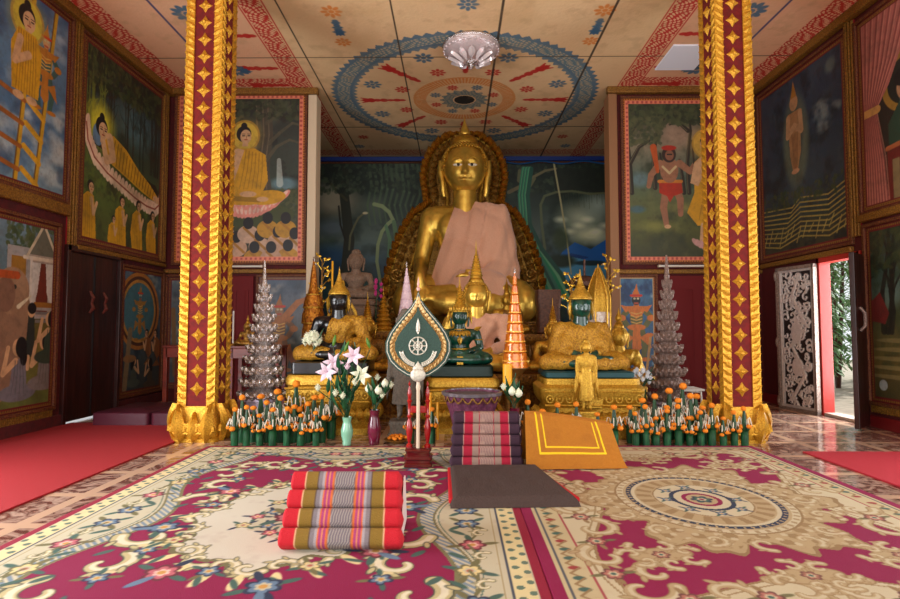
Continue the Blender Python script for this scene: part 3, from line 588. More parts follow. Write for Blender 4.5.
cv.line([(X0-.02, .47), (X0-.05, .33), (X0-.03, .23)], .026, (.62, .42, .30), .016); cv.line([(X0+.04, .47), (X0+.08, .38), (X0+.08, .29)], .026, (.62, .42, .30), .016); cv.ell(X0-.02, .215, .02, .012, SKIN)
cv.poly([(X0-.08, .50), (X0+.09, .50), (X0+.10, .42), (X0+.03, .40), (X0, .36), (X0-.02, .40), (X0-.08, .42)], (.70, .18, .08)); cv.line([(X0-.08, .49), (X0+.09, .49)], .01, (.82, .5, .16))
cv.ell(X0, .56, .055, .08, (.62, .42, .30)); cv.line([(X0-.07, .60), (X0-.14, .53), (X0-.16, .46)], .022, (.62, .42, .30), .014); cv.line([(X0+.08, .60), (X0+.16, .55), (X0+.2, .6)], .022, (.62, .42, .30), .014)
cv.line([(X0+.2, .50), (X0+.18, .74)], .006, (.2, .16, .1)); cv.line([(X0-.05, .58), (X0, .54), (X0+.05, .58)], .007, (.8, .7, .5)); cv.ell(X0, .655, .042, .05, (.20, .13, .10)); cv.ell(X0+.003, .65, .026, .032, (.56, .36, .26)); cv.ell(X0, .695, .045, .016, (.72, .16, .08)); cv.line([(X0-.012, .655), (X0+.02, .655)], .004, (.1, .08, .06)); cv.line([(X0-.12, .7), (X0-.09, .55)], .02, (.74, .32, .1), .01)
X0 = .64
head(cv, X0, .72, .042, -1, halo=(.84, .66, .24)); cv.poly([(X0-.10, .60), (X0-.04, .65), (X0+.08, .65), (X0+.14, .58), (X0+.17, .22), (X0-.08, .22), (X0-.16, .30), (X0-.10, .42)], ROBE); cv.poly([(X0-.10, .60), (X0-.03, .65), (X0+.03, .64), (X0-.07, .46), (X0-.13, .48)], SKIN); folds(cv, [(X0, .64), (X0+.12, .6), (X0+.15, .23), (X0-.10, .26)], (.50, .34, .08), 8, .003)
cv.line([(X0-.03, .22), (X0-.04, .13)], .022, SKIN); cv.line([(X0+.05, .22), (X0+.05, .13)], .022, SKIN)
for k in range(9): t = k/4-1; cv.ell(X0+t*.1, .10+.02*t*t, .014, .03, (.80, .60, .56), -t*.7)
mural(cv, 'mural of a running wild man and a robed monk', (2.35, YB, 1.90), BACKU, bord=PB)
# B2 orange guardian on blue
cv = Cv(.50, 1.48, 90, 240); cv.grad([(0, (.14, .30, .46)), (.5, (.20, .38, .54)), (1, (.28, .46, .60))]); cv.mottle((4, 10), (.10, .22, .40), .48, .7, .8, 61); clouds(cv, 10, (.66, .72, .74), 0, 1, .05, .9, .035, 62, .6)
guardian(cv, .48, .22, .72, (.84, .46, .14), (.40, .40, .20), (.12, .14, .16)); cv.line([(.72, .08), (.86, .45)], .012, (.74, .56, .3)); cv.ell(.86, .46, .025, .018, (.84, .46, .14)); cv.ell(.75, .1, .05, .03, (.7, .76, .8))
mural(cv, 'tall blue mural of an orange-armoured guardian', (2.25, YB, .22), BACKU, bord=[(.012, (.60, .34, .14), (.4, .2, .1)), (.008, (.7, .6, .4), None)])
# B3 night sky
cv = Cv(1.70, 2.26, 270, 360); cv.grad([(0, (.22, .20, .12)), (.2, (.16, .20, .18)), (.35, (.14, .20, .24)), (.7, (.13, .18, .24)), (1, (.16, .22, .28))]); cv.mottle((6, 7), (.24, .28, .30), .5, .78, .6, 71); cv.mottle((10, 12), (.06, .08, .10), .5, .7, .6, 72)
cv.ell(.47, .62, .13, .29, (.50, .50, .34), 0, .9, .45); cv.ell(.47, .63, .105, .26, (.16, .20, .22), 0, .7, .5); cv.ell(.86, .90, .05, .05, (.40, .44, .40), 0, .7, .5); clouds(cv, 8, (.44, .46, .44), .72, .95, .6, .76, .05, 73, .7)
X0 = .46
cv.poly([(X0-.07, .78), (X0+.07, .78), (X0+.07, .55), (X0+.03, .46), (X0-.03, .46), (X0-.06, .55)], (.60, .42, .26)); cv.ell(X0, .83, .036, .044, (.66, .48, .32)); cv.poly([(X0-.035, .86), (X0+.035, .86), (X0, .95)], (.62, .40, .14)); cv.line([(X0-.07, .76), (X0-.08, .66), (X0, .70), (X0+.08, .66), (X0+.07, .76)], .018, (.68, .50, .34)); folds(cv, [(X0-.05, .66), (X0+.05, .66), (X0+.03, .47), (X0-.03, .47)], (.36, .22, .12), 6, .003); cv.ell(X0, .45, .035, .014, (.7, .5, .36))
for k in range(9):
    y = .05+k*.026; cv.line([(.0, y+.03), (.25+.02*k, y), (.5, y+.04), (.8, y+.005), (1, y+.05)], .004, (.62, .52, .24), a=.9)
for k in range(14): x = .03+k*.07; cv.line([(x, .06+.02*(k % 3)), (x+.05, .14+.02*(k % 2))], .004, (.66, .56, .28), a=.8)
leaves(cv, 140, [(.16, .22, .12), (.24, .26, .14)], 0, 1, .27, .36, .014, 74)
mural(cv, 'dark night sky mural of a floating figure, above doorway', (XR, 7.58, 1.91), RU)
# B4 curtain
cv = Cv(1.44, 1.98, 220, 300); cv.grad([(0, (.30, .16, .12)), (.4, (.14, .12, .10)), (1, (.16, .14, .12))]); cv.ell(.42, .58, .15, .15, (.56, .42, .16)); cv.ell(.42, .58, .115, .115, (.10, .12, .10)); cv.ell(.42, .55, .06, .07, (.66, .48, .34)); cv.ell(.42, .60, .075, .05, HAIR); cv.poly([(.26, .40), (.36, .49), (.5, .49), (.62, .38), (.62, .2), (.26, .2)], (.14, .24, .18))
cv.rect(.24, .02, 1, .28, (.40, .12, .10)); cv.line([(.24, .28), (1, .32)], .012, (.66, .36, .2))
for k in range(6): cv.rect(.28+k*.12, .03, .34+k*.12, .22, (.5, .42, .28))
cp = [(.02, 1), (.5, 1), (.42, .78), (.28, .6), (.16, .5), (.20, .3), (.24, .03), (.02, .03)]; cv.poly(cp, (.66, .38, .34))
for k in range(9): t = k/8; cv.line([(.03+.46*t, 1), (.03+.30*t, .72), (.04+.11*t, .5), (.04+.17*t, .25), (.03+.2*t, .03)], .006, (.50, .24, .22), .004, .8); cv.line([(.045+.46*t, 1), (.045+.30*t, .72), (.05+.11*t, .5), (.055+.17*t, .25), (.045+.2*t, .03)], .003, (.78, .52, .44), .003, .7)
cv.line([(.02, .5), (.17, .5)], .02, (.76, .56, .3))
mural(cv, 'mural of a pink curtain drawn aside from a dark-haired figure', (XR, 5.70, 2.18), RU)
# B5 garden
cv = Cv(1.34, 1.76, 200, 270); cv.grad([(0, (.24, .22, .12)), (.25, (.40, .34, .16)), (.5, (.30, .32, .20)), (.7, (.30, .40, .38)), (1, (.14, .18, .16))]); cv.mottle((6, 8), (.18, .22, .12), .45, .7, .7, 81); cv.ell(.2, .6, .12, .1, (.42, .52, .5), 0, .6, .6); trees(cv, 10, (.14, .13, .10), .4, .95, .02, 82, .04); leaves(cv, 300, [(.14, .18, .12), (.24, .28, .16)], 0, 1, .75, 1, .03, 83, .6)
for k in range(5): cv.ell(.25, .35-.05*k, .14+.02*k, .012, (.52, .46, .28), 0, .8)
cv.poly([(.0, .55), (.12, .62), (.2, .5), (.16, .44), (.02, .46)], (.44, .16, .14)); cv.ell(.12, .1, .03, .03, (.6, .62, .6))
mural(cv, 'garden mural of a stream and trees, nearest right wall', (XR, 5.68, .26), RU, fringe=True)
# great forest mural behind the altar
cv = Cv(6.4, 4.2, 620, 400); cv.grad([(0, (.10, .16, .20)), (.40, (.12, .24, .28)), (.5, (.16, .24, .30)), (.65, (.28, .32, .30)), (.8, (.14, .18, .16)), (1, (.07, .09, .08))])
PX = lambda px, py: (((px-455)*10.75/555+3.08)/6.4, (1+(327.6-py)*10.75/555)/4.2)
def S(px): return px*10.75/555/4.2
def E_(px, py, rx, ry, col, a=1, soft=0, rot=0): x, y = PX(px, py); cv.ell(x, y, S(rx), S(ry), col, rot, a, soft)
def L_(pts, w, col, w1=None, a=1): cv.line([PX(*p) for p in pts], S(w), col, None if w1 is None else S(w1), a)
cv.mottle((14, 10), (.08, .12, .10), .46, .7, .8, 91); cv.mottle((20, 14), (.22, .28, .22), .55, .75, .45, 92)
E_(332, 200, 34, 24, (.46, .44, .38), .9, .7); E_(330, 228, 26, 14, (.30, .34, .36), .9, .7); E_(372, 205, 20, 16, (.36, .38, .34), .5, .8); E_(330, 262, 30, 22, (.10, .22, .34), .7, .6)
L_([(345, 150), (341, 190), (347, 240), (342, 300)], 4, (.12, .13, .10), 6); L_([(316, 170), (332, 188), (344, 200)], 1.2, (.18, .18, .12)); L_([(336, 206), (338, 225), (343, 240)], .9, (.10, .10, .08))
for k in range(10): x = 366+k*5.5; L_([(x, 158), (x+3, 185+k), (x-1, 205), (x+2, 225-k)], 1.6, (.24, .30, .22), .8, .7)
L_([(372, 204), (380, 206), (387, 212), (391, 220), (386, 224), (380, 232), (376, 245), (375, 262), (380, 290)], 2.0, (.42, .46, .34), 1.5); L_([(384, 226), (388, 240), (387, 258), (392, 290)], 1.6, (.30, .40, .30), 2); L_([(362, 213), (356, 218), (352, 226), (348, 236), (347, 250)], 1.0, (.30, .30, .22)); L_([(392, 222), (396, 250), (394, 290)], 2, (.30, .38, .28), 3)
E_(363, 213, 3.5, 1.6, (.66, .62, .50), .8, .4)
E_(580, 218, 30, 22, (.60, .62, .54), .9, .9); E_(598, 205, 22, 20, (.50, .54, .50), .9, .9); [E_(560+9*k, 226+6*((k*5) % 3-1), 9, 4.5, (.78, .78, .68), .6, .8) for k in range(6)]; E_(590, 236, 26, 12, (.74, .74, .62), .8, .8)
cv.poly([PX(*p) for p in ((548, 272), (562, 252), (574, 243), (590, 250), (612, 236), (630, 250), (630, 272))], (.12, .30, .50)); cv.poly([PX(*p) for p in ((548, 262), (570, 254), (588, 258), (560, 268))], (.08, .20, .38)); cv.poly([PX(*p) for p in ((546, 270), (572, 258), (590, 262), (630, 262), (630, 300), (546, 300))], (.26, .44, .54)); E_(590, 264, 20, 3, (.08, .16, .18), 1, .3); E_(560, 262, 18, 8, (.10, .14, .10), 1, .4)
for k in range(22): x = 560+k*2.6; L_([(x, 190), (x+.5, 197+(k*7) % 13)], .4, (.20, .22, .16), .2, .6)
leaves(cv, 900, [(.07, .10, .08), (.12, .16, .12), (.20, .24, .18)], 0, 1, .86, 1, .014, 93, .6); cv.poly([PX(*p) for p in ((552, 168), (630, 166), (630, 190), (600, 194), (575, 190), (556, 198))], (.09, .11, .09), .85)
L_([(508, 192), (520, 186), (530, 178), (545, 170), (556, 168)], 2, (.34, .32, .24), 1); L_([(519, 170), (518, 180), (528, 188), (534, 178)], 1.6, (.30, .30, .22)); L_([(544, 250), (541, 225), (540, 205), (544, 196), (556, 192), (572, 191), (590, 194), (604, 193)], 1.4, (.28, .30, .22), 1)
L_([(553, 158), (560, 200), (566, 240), (570, 275)], .9, (.52, .50, .38), .7)
for k in range(12):
    t = k/11; x0 = 519+8*t; xe = 528+38*t; c = ((.20, .36, .30), (.12, .40, .28), (.34, .50, .38), (.10, .24, .20))[k % 4]
    L_([(x0+4, 168), (x0, 195), (x0+2, 225), (x0+8+t*6, 250), (xe-6, 275), (xe+6, 300)], 2.0, c, 2.2)
E_(560, 240, 10, 14, (.16, .20, .12), .8, .5)
mural(cv, 'great dark forest and lake mural behind the altar', (-3.05, YA+.015, .02), BACKU, bord=None)
# ------------------------------------------------------------------ gilt pillars
def pillar(x, label):
    e = empty('pillar', (x, 5.06, 0), label, 'pillar', 'gilded temple pillars'); hw = .163
    m = MB(); m.box((0, 0, (H+.12)/2), (2*hw-.02, 2*hw-.02, H-.12)); m.build('shaft', REDL, e, 0)
    for sx in (-1, 1):
        for sy in (-1, 1):
            m = MB(); cx, cy = sx*(hw-.036), sy*(hw-.036); m.box((cx, cy, (H+.2)/2), (.074, .074, H-.2))
            nz = int((H-.3)/.07)
            for k in range(nz):
                z = .3+k*.07
                for t in range(2):   # twisted leaf ridges on both outer faces of the corner
                    for w in (0, 1):
                        if t == 0: a = (cx-.040*sx, cy+sy*.035, z); b = (cx+.037*sx, cy+sy*.035, z+.055); n_ = (0, sy, 0)
                        else: a = (cx+sx*.035, cy-.040*sy, z); b = (cx+sx*.035, cy+.037*sy, z+.055); n_ = (sx, 0, 0)
                    m.leaf(a, b, .044, n_, .10, 4, thick=.26)
            m.build('corner_moulding', PGILT, e, 50)
    # rosettes
    d = MB(); q = .05
    pts = []
    for i in range(8):
        a = pi/4*i; rr = (.066 if i % 2 == 0 else .036); pts.append((rr*cos(a), 0, rr*sin(a)*1.05))
    d.add([(0, -.034, 0)]+pts+[(p[0]*.5, -.02, p[2]*.5) for p in pts], [(0, 9+i, 9+(i+1) % 8) for i in range(8)]+[(9+i, 1+i, 1+(i+1) % 8, 9+(i+1) % 8) for i in range(8)])
    d.ell((0, -.024, 0), (.018, .016, .018), 8, 6)
    me = d.mesh('rosette', PGILT, 30)
    for (ox, oy, rz) in ((0, -hw+.012, 0), (hw-.012, 0, pi/2), (-hw+.012, 0, -pi/2)):
        for k in range(25):
            o = bpy.data.objects.new('rosette', me); C.objects.link(o); o.parent = e; o.location = (ox, oy, .46+k*.158); o.rotation_euler = (0, 0, rz)
    b = MB(); b.rrect([(.03, 0), (.035, .03), (.02, .04), (.038, .09), (.03, .15), (.008, .22), (.0, .31)], hw, hw, rad=.04)
    for (nx, ny) in ((0, -1), (1, 0), (-1, 0), (0, 1)):
        tx, ty = -ny, nx
        for s in (-1, 0, 1):
            bx, by = nx*(hw+.025)+tx*s*.11, ny*(hw+.025)+ty*s*.11
            b.leaf((bx, by, .0), (bx-nx*.03+tx*s*.03, by-ny*.03+ty*s*.03, .33 if s else .26), .12, (nx, ny, 0), .35, 8, thick=.35)
            for g in (-1, 1):
                sp = [(bx+nx*.035+tx*g*(.045+.028*cos(a))*1, by+ny*.035+ty*g*(.045+.028*cos(a)), .10+.05*sin(a)+a*.006) for a in [j*.6 for j in range(10)]]
                b.tube(sp, [.016-.001*j for j in range(10)], 6)
    b.build('lotus_base', PGILT, e, 50)
    return e
pillar(-2.275, 'red and gold square pillar rising on the left of the altar')
pillar(2.51, 'red and gold square pillar rising on the right of the altar')
# ------------------------------------------------------------------ carpets
PILE = vmat('woven_carpet', .95, .35, 260)
def carpet_red(name, x0, x1, y0, y1, label, col, col2):
    m = MB(); m.box(((x0+x1)/2, (y0+y1)/2, .006), (x1-x0, y1-y0, .012)); o = m.build(name, mat(name+label[:5], col, .95, 0, .4, 300, col2=col2), None, 0, bevel=.003)
    tag(o, label, 'carpet')
carpet_red('red_carpet', -4.0, -2.44, -.8, 5.82, 'plain bright red carpet along the left wall', (.64, .05, .09), (.57, .04, .08))
carpet_red('pink_red_carpet', 2.78, 4.15, -.8, 4.52, 'faded rose-red carpet on the right by the doorway', (.74, .16, .22), (.68, .13, .18))  # pinker, paler red than the left carpet
class Rug:
    def __init__(s, w, h, res, base):
        s.w, s.h = w, h; s.cv = Cv(w, h, int(w/res), int(h/res), base)
        s.X = s.cv.x[None]*h-w/2+0*s.cv.y[:, None]; s.Y = s.cv.y[:, None]*h-h/2+0*s.cv.x[None]
    def p(s, x, y): return ((x+s.w/2)/s.w, (y+s.h/2)/s.h)
    def m4(s, f):   # the same motif in all four quarters
        for sx in (-1, 1):
            for sy in (-1, 1): f(sx, sy)
    def line(s, pts, w0, col, w1=None, a=1): s.cv.line([s.p(*q) for q in pts], w0/s.h, col, None if w1 is None else w1/s.h, a)
    def ell(s, x, y, rx, ry, col, rot=0, a=1, soft=0): q = s.p(x, y); s.cv.ell(q[0], q[1], rx/s.h, ry/s.h, col, rot, a, soft)
    def full(s, m, col, a=1): s.cv.full(m.astype(float)*a, col)
    def scroll(s, x, y, r, a0, turn, cols, w=.03):   # acanthus scroll: outline, body, highlight
        pts = []
        for k in range(15):
            t = k/14; rr = r*(1-.78*t); a = a0+turn*4.6*t; pts.append((x+rr*cos(a), y+rr*sin(a)))
        for c, ww, dx in ((cols[0], w*1.22, 0), (cols[1], w, 0), (cols[2], w*.45, w*.3)):
            s.line([(px+dx*.4, py+dx*.4) for px, py in pts], ww, c, ww*.45)
        for k in (2, 5, 8):
            px, py = pts[k]; a = a0+turn*4.6*k/14; s.ell(px+w*1.1*cos(a), py+w*1.1*sin(a), w*1.1, w*.5, cols[0], a+.8*turn); s.ell(px+w*1.1*cos(a), py+w*1.1*sin(a), w*.85, w*.34, cols[1], a+.8*turn)
    def flower(s, x, y, r, cols, n=5, rot=0, leaf=None):
        r *= .88
        if leaf:
            for k in range(4): a = rot+pi/4+pi/2*k; s.ell(x+1.5*r*cos(a), y+1.5*r*sin(a), r*.75, r*.28, leaf[k % len(leaf)], a)
        for c, q in ((cols[0], 1.12), (cols[1], .85), (cols[2], .5)):
            for k in range(n): a = rot+2*pi*k/n; s.ell(x+r*.6*q*cos(a), y+r*.6*q*sin(a), r*.46*q, r*.36*q, c, a)
        s.ell(x, y, r*.26, r*.26, cols[3])
    def lay(s, name, X, Y, label, z=.014, n=5):
        g = np.stack([s.X+X, s.Y+Y, np.full_like(s.X, z)+.002*s.cv.noise((9, 12), n)], -1)
        # edges turned down to the floor so the pile has its thickness
        g[0, :, 2] = g[-1, :, 2] = 0.001; g[:, 0, 2] = g[:, -1, 2] = 0.001
        o = colgrid(name, g, s.cv.I, PILE); return tag(o, label, 'rug')
CRE, TAN, NAV, GRN, CRI, OLI = (.77, .74, .63), (.66, .59, .43), (.15, .19, .29), (.26, .38, .34), (.54, .0, .26), (.44, .42, .27)
BL2, PK = (.40, .50, .60), (.76, .40, .44)
SCR = ((.28, .30, .25), (.76, .71, .52), (.88, .85, .74)); FLB = (NAV, BL2, CRE, (.8, .6, .3)); FLP = ((.40, .16, .20), PK, (.92, .76, .70), (.8, .6, .3)); FLC = (OLI, (.88, .80, .56), CRE, (.70, .40, .30))
# left rug: crimson field, cream medallion wreathed in scrolls
g = Rug(2.42, 3.44, .0056, CRI); X, Y = g.X, g.Y; AX, AY = abs(X), abs(Y)
bw = .46+.10*np.cos(AY*4.4)*(AX < 5)                       # cream band of wavering width
ex, ey = 1.21-AX, 1.72-AY; by = .44+.10*np.cos(AX*5.2)
band = (ex < bw) | (ey < by); g.full(band, CRE)
dd = np.minimum(bw-ex, 9)*(ex < bw); inner = np.minimum(np.where(ex < 5, bw-ex, -1), 9)
e_in = np.maximum(bw-ex, by-ey)                             # >0 inside the band, distance from its inner edge
lad = (e_in > .02) & (e_in < .085); g.full((e_in > 0) & (e_in < .02), OLI, .9); g.full(lad & (np.sin((X+Y*1.0)*150) > -.1), BL2, .8); g.full((e_in > .085) & (e_in < .098), OLI, .9)
g.full((e_in > .11) & (e_in < .118), GRN, .7)
ed = np.minimum(ex, ey); g.full((ed > .055) & (ed < .14), (.86, .80, .60)); g.full((ed > .055) & (ed < .14) & (np.sin(X*70)*np.sin(Y*70) > .45), GRN, .8); g.full((ed > .14) & (ed < .15), NAV, .8); g.full((ed > .17) & (ed < .178), TAN); g.full(ed < .05, (.56, .03, .18))
def q1(sx, sy):
    for k in range(7):                                    # flower sprays along the cream band
        y = .1+k*.27
        if y < 1.62: g.flower(sx*(.91+.02*(k % 2)), sy*y, .062, (FLB, FLP, FLC)[k % 3], 6, k, (GRN, OLI)); g.line([(sx*.91, sy*y), (sx*.96, sy*(y+.13)), (sx*.90, sy*(y+.27))], .007, OLI); g.scroll(sx*.97, sy*(y+.13), .05, 1, sx, SCR, .012); g.ell(sx*.86, sy*(y+.12), .05, .016, GRN, .7*sx*sy)
        x = .08+k*.2
        if x < .95: g.flower(sx*x, sy*1.44, .055, (FLP, FLB, FLC)[k % 3], 6, k, (GRN, NAV)); g.scroll(sx*(x+.1), sy*1.50, .05, 2, sx, SCR, .012); g.ell(sx*(x+.09), sy*1.40, .05, .016, GRN, -.5*sx*sy)
    for (x, y, r_, a, t) in ((.60, .28, .13, 0, 1), (.62, .58, .12, 2, -1), (.70, .84, .13, 1, 1), (.62, 1.06, .11, 3, -1), (.44, 1.12, .12, 4, 1), (.26, 1.06, .12, 1, -1), (.08, 1.12, .10, 2, 1)):
        g.scroll(sx*x, sy*y, r_, a if sx > 0 else pi-a, t*sx*sy, SCR, .036)
        g.ell(sx*(x-.06), sy*(y+.1), .05, .02, (.86, .80, .60), .5); g.ell(sx*(x+.07), sy*(y-.11), .045, .018, GRN, .9)
    for (x, y) in ((.52, .44), (.56, .72), (.56, .96), (.35, 1.20), (.16, 1.18)): g.flower(sx*x, sy*y, .05, FLB, 5, 1, (GRN, OLI))
g.m4(q1)
th = np.arctan2(Y/1.25, X); rr = np.hypot(X/.50, Y/.66); lob = 1+.07*np.cos(th*8)+.04*np.cos(th*16+1)
g.full(rr < lob*.98, OLI); g.full(rr < lob*.93, (.82, .80, .73)); g.full(rr < lob*.4, CRE)
for k in range(24):
    a = 2*pi*k/24; x, y = .54*cos(a), .71*sin(a); g.scroll(x*.88, y*.88, .075, a+1.2, 1 if k % 2 else -1, SCR, .024)
    g.ell(x*1.06, y*1.06, .07, .024, (.88, .82, .60), a); g.ell(x*1.10, y*1.08, .05, .014, GRN, a+.5)
for k in range(8):
    a = 2*pi*k/8+.2; g.flower(.60*cos(a), .80*sin(a), .075, (FLB, FLP)[k % 2], 6, k, (GRN, NAV)); g.flower(.52*cos(a+.3), .68*sin(a+.3), .05, (FLC, FLB)[k % 2], 5, k, (GRN, OLI))
    g.ell(.68*cos(a), .9*sin(a), .06, .02, BL2, a)
for k in range(14):
    a = 2*pi*k/14; r0 = .13+.05*(k % 3); g.flower(r0*cos(a), r0*1.3*sin(a), .042, (FLB, FLP, FLC)[k % 3], 5, k, (GRN, NAV))
g.flower(0, 0, .09, FLP, 8, 0, (GRN, OLI)); g.cv.mottle((40, 60), (.5, .35, .35), .6, .9, .12, 101)
g.lay('patterned_rug', -.85, 2.945, 'crimson rug with cream scroll medallion, on the left')
# right rug: tan scrollwork around a ringed medallion
TN1, TN2, TN3 = (.58, .47, .31), (.71, .62, .46), (.79, .74, .61); SCT = (TN1, TN2, TN3)
g = Rug(2.12, 2.92, .0056, CRI); X, Y = g.X, g.Y; AX, AY = abs(X), abs(Y); ex, ey = 1.06-AX, 1.46-AY; ed = np.minimum(ex, ey)
bw = .36+.11*np.cos(AY*3.4+.2); by = .36+.10*np.cos(AX*4.2); e_in = np.maximum(bw-ex, by-ey)
g.full(e_in > -.015, TN1); g.full(e_in > 0, TN3); g.full((e_in > .025) & (e_in < .035), TN1, .8)
g.full(ed < .20, (.76, .70, .54)); g.full((ed > .19) & (ed < .20), (.60, .12, .2), .7); g.full((ed > .075) & (ed < .085), NAV, .7); g.full(ed < .06, CRI)
def q2(sx, sy):
    for k in range(16):
        y = .06+k*.095
        if y < 1.36: g.ell(sx*.925, sy*y, .026, .018, GRN if k % 3 else (.6, .2, .2)); g.line([(sx*.905, sy*y), (sx*.95, sy*(y+.05)), (sx*.905, sy*(y+.095))], .006, TN1)
        x = .05+k*.095
        if x < .92: g.ell(sx*x, sy*1.325, .026, .018, GRN if k % 3 else (.6, .2, .2)); g.line([(sx*x, sy*1.30), (sx*(x+.05), sy*1.35), (sx*(x+.095), sy*1.30)], .006, TN1)
    for (x, y, r_, a, t) in ((.76, .16, .10, 0, 1), (.74, .46, .13, 2, -1), (.76, .80, .12, 1, 1), (.70, 1.10, .13, 3, -1), (.40, 1.14, .13, 4, 1), (.12, 1.12, .12, 1, -1), (.60, .96, .10, 2, 1), (.58, .30, .08, 1, -1)):
        g.scroll(sx*x, sy*y, r_, a if sx > 0 else pi-a, t*sx*sy, SCT, .03)
    for (x, y) in ((.76, .3), (.76, .63), (.78, .97), (.56, 1.18), (.26, 1.16)): g.flower(sx*x, sy*y, .05, ((.42, .24, .22), (.70, .44, .38), TN3, GRN), 6, 1, (TN1, OLI))
g.m4(q2)
th = np.arctan2(Y, X*1.1); rr = np.hypot(X/.41, Y/.47); lob = 1.62+.17*np.cos(th*6)+.12*np.cos(th*14+.5)+.06*np.sin(th*31)
g.full(rr < lob, TN1); g.full(rr < lob*.96, TN2); g.full((rr < lob*.9) & (np.sin(X*42)*np.sin(Y*42) > .25), TN1, .8); g.full((rr < lob*.9) & (np.sin(X*60+2)*np.sin(Y*55) < -.55), TN3, .8)
for k in range(16): a = 2*pi*k/16; g.scroll(.56*cos(a), .66*sin(a), .075, a, 1 if k % 2 else -1, SCT, .02)
for (x, y) in ((.0, .98), (.0, -.98), (.52, .78), (-.52, .78), (.52, -.78), (-.52, -.78)):
    g.ell(x, y, .15, .075, TN1, .2); g.ell(x, y, .14, .066, TN2, .2)
    for k in range(7): a = 2*pi*k/7+x; g.scroll(x+.13*cos(a), y+.09*sin(a), .055, a, 1 if k % 2 else -1, SCT, .019)
    g.flower(x, y, .04, ((.42, .24, .22), (.66, .44, .36), TN3, GRN), 6)
for lo, hi, c in ((0, 1.16, TN1), (0, 1.13, TN3), (0, 1.04, TN2), (0, 1.0, NAV), (0, .93, TN3), (0, .88, TN2), (0, .64, TN1), (0, .62, TN3), (0, .42, NAV), (0, .36, TN3), (0, .26, CRI), (0, .20, TN2)): g.full((rr >= lo) & (rr < hi), c)
g.full((rr > .66) & (rr < .86) & (np.sin(th*22) > .1), TN1, .8); g.full((rr > .95) & (rr < .99) & (np.sin(th*60) > .6), TN2); g.full((rr > 1.05) & (rr < 1.12) & (np.sin(th*50) > .3), TN1, .7)
for k in range(8): a = pi/4*k; g.flower(.2*cos(a), .24*sin(a), .03, FLB, 5, 0, (GRN, NAV))
g.flower(0, 0, .06, (NAV, GRN, TN3, CRI), 6); g.cv.mottle((40, 60), (.6, .45, .35), .6, .9, .15, 102)
g.lay('patterned_rug', 1.415, 3.25, 'cream and tan rug with ringed medallion, on the right', .015, 6)
# ------------------------------------------------------------------ cushions
WEAVE = vmat('woven_cotton', .85, .4, 180)
def roll_mesh(w, ry, rz, stripes, tilt, nx=90, na=22, end_in=.35):
    """one stuffed roll of a triangle cushion; stripes = [(fraction, colour)] from its middle outwards"""
    xs = np.linspace(-1, 1, nx); an = np.linspace(0, 2*pi, na+1); G = np.zeros((nx, na+1, 3)); I = np.zeros((nx, na+1, 3))
    for i, x in enumerate(xs):
        k = (1-max(0, (abs(x)-.94)/.06)**2*.45)
        for j, a in enumerate(an):
            c, q = cos(a), sin(a); e = .5
            G[i, j] = (x*w/2, ry*k*math.copysign(abs(c)**e, c), rz*k*math.copysign(abs(q)**e, q))
            f = abs(x)
            for lim, col in stripes:
                if f <= lim: break
            if col == 'check': col = (.62, .58, .56) if (int(x*46+200)+int((a)*12)) % 2 else (.40, .36, .40)
            if col == 'zig': col = (.70, .56, .50) if abs(((x*22+4*abs(((a*5) % 1)-.5)) % 1)-.5) > .22 else (.46, .34, .34)
            I[i, j] = col
    ct, st = cos(tilt), sin(tilt); y = G[..., 1].copy(); z = G[..., 2].copy(); G[..., 1] = y*ct-z*st; G[..., 2] = y*st+z*ct
    return G, I
def tri_cushion(name, loc, rz, w, n, seg, ry, lean, stripes, endcol, depth, label):
    e = empty(name, loc, label, 'cushion', rz=rz)
    for k in range(n):
        zc = seg*(k+.5); y = zc*lean; G, I = roll_mesh(w*(1-.022*k), ry, seg/2*1.03*math.hypot(1, lean), stripes, -math.atan(lean) if lean else 0)
        G[..., 1] += y+ry; G[..., 2] += zc; o = colgrid('roll', G.transpose(1, 0, 2)[::-1], I.transpose(1, 0, 2)[::-1], WEAVE, e)
        for s in (-1, 1):
            cpm = MB()
            r_ = [tuple(G[0 if s < 0 else -1, j]) for j in range(G.shape[1]-1)]; c_ = np.mean(r_, 0); c_[0] += s*.008
            cpm.add([tuple(c_)]+r_, [(0, j+1, (j+1) % len(r_)+1) for j in range(len(r_))])
            cpm.build('roll_end', mat('cushion_end_'+name, endcol, .85), o)
    hz = n*seg*.98
    b = MB(); b.prism([(-w/2+.015, .01), (w/2-.015, .01), (w/2-.02, hz*.96), (-w/2+.02, hz*.96)], 0, 1)
    b.v = [(x, (ry+z*lean) if y < .5 else (ry+depth if z < .1 else ry+z*lean+.10), z) for x, y, z in b.v]
    b.build('wedge_body', mat('cushion_body_'+name, (.72, .10, .12) if name == 'red_triangle_cushion' else (.26, .12, .2), .85, 0, .3, 60), e, bevel=.02)
    p = MB()
    for s in (-1,):
        p.prism([(ry*1.9, .02), (ry+depth*.95, .02), (ry+hz*lean+.07, hz*.93), (ry*1.9+hz*lean*.9, hz*.93)], 0, .006, f=lambda v: Vector((w/2-.012+v.y, v.x, v.z)))
    p.build('side_panel', mat('white_ticking', (.88, .82, .80), .8, 0, .2, 60), e, 0)
    return e
RD = (.76, .06, .14); MUS = (.52, .40, .12); ORR = (.84, .42, .16); GRY = (.50, .46, .48)
st_red = [(.17, 'check'), (.20, (.72, .40, .24)), (.23, ORR), (.27, (.66, .24, .44)), (.30, (.84, .52, .36)), (.335, (.66, .24, .44)), (.36, ORR), (.40, (.64, .60, .62)), (.47, GRY), (.50, (.36, .28, .22)), (.70, MUS), (.715, (.86, .66, .5)), (1.01, RD)]
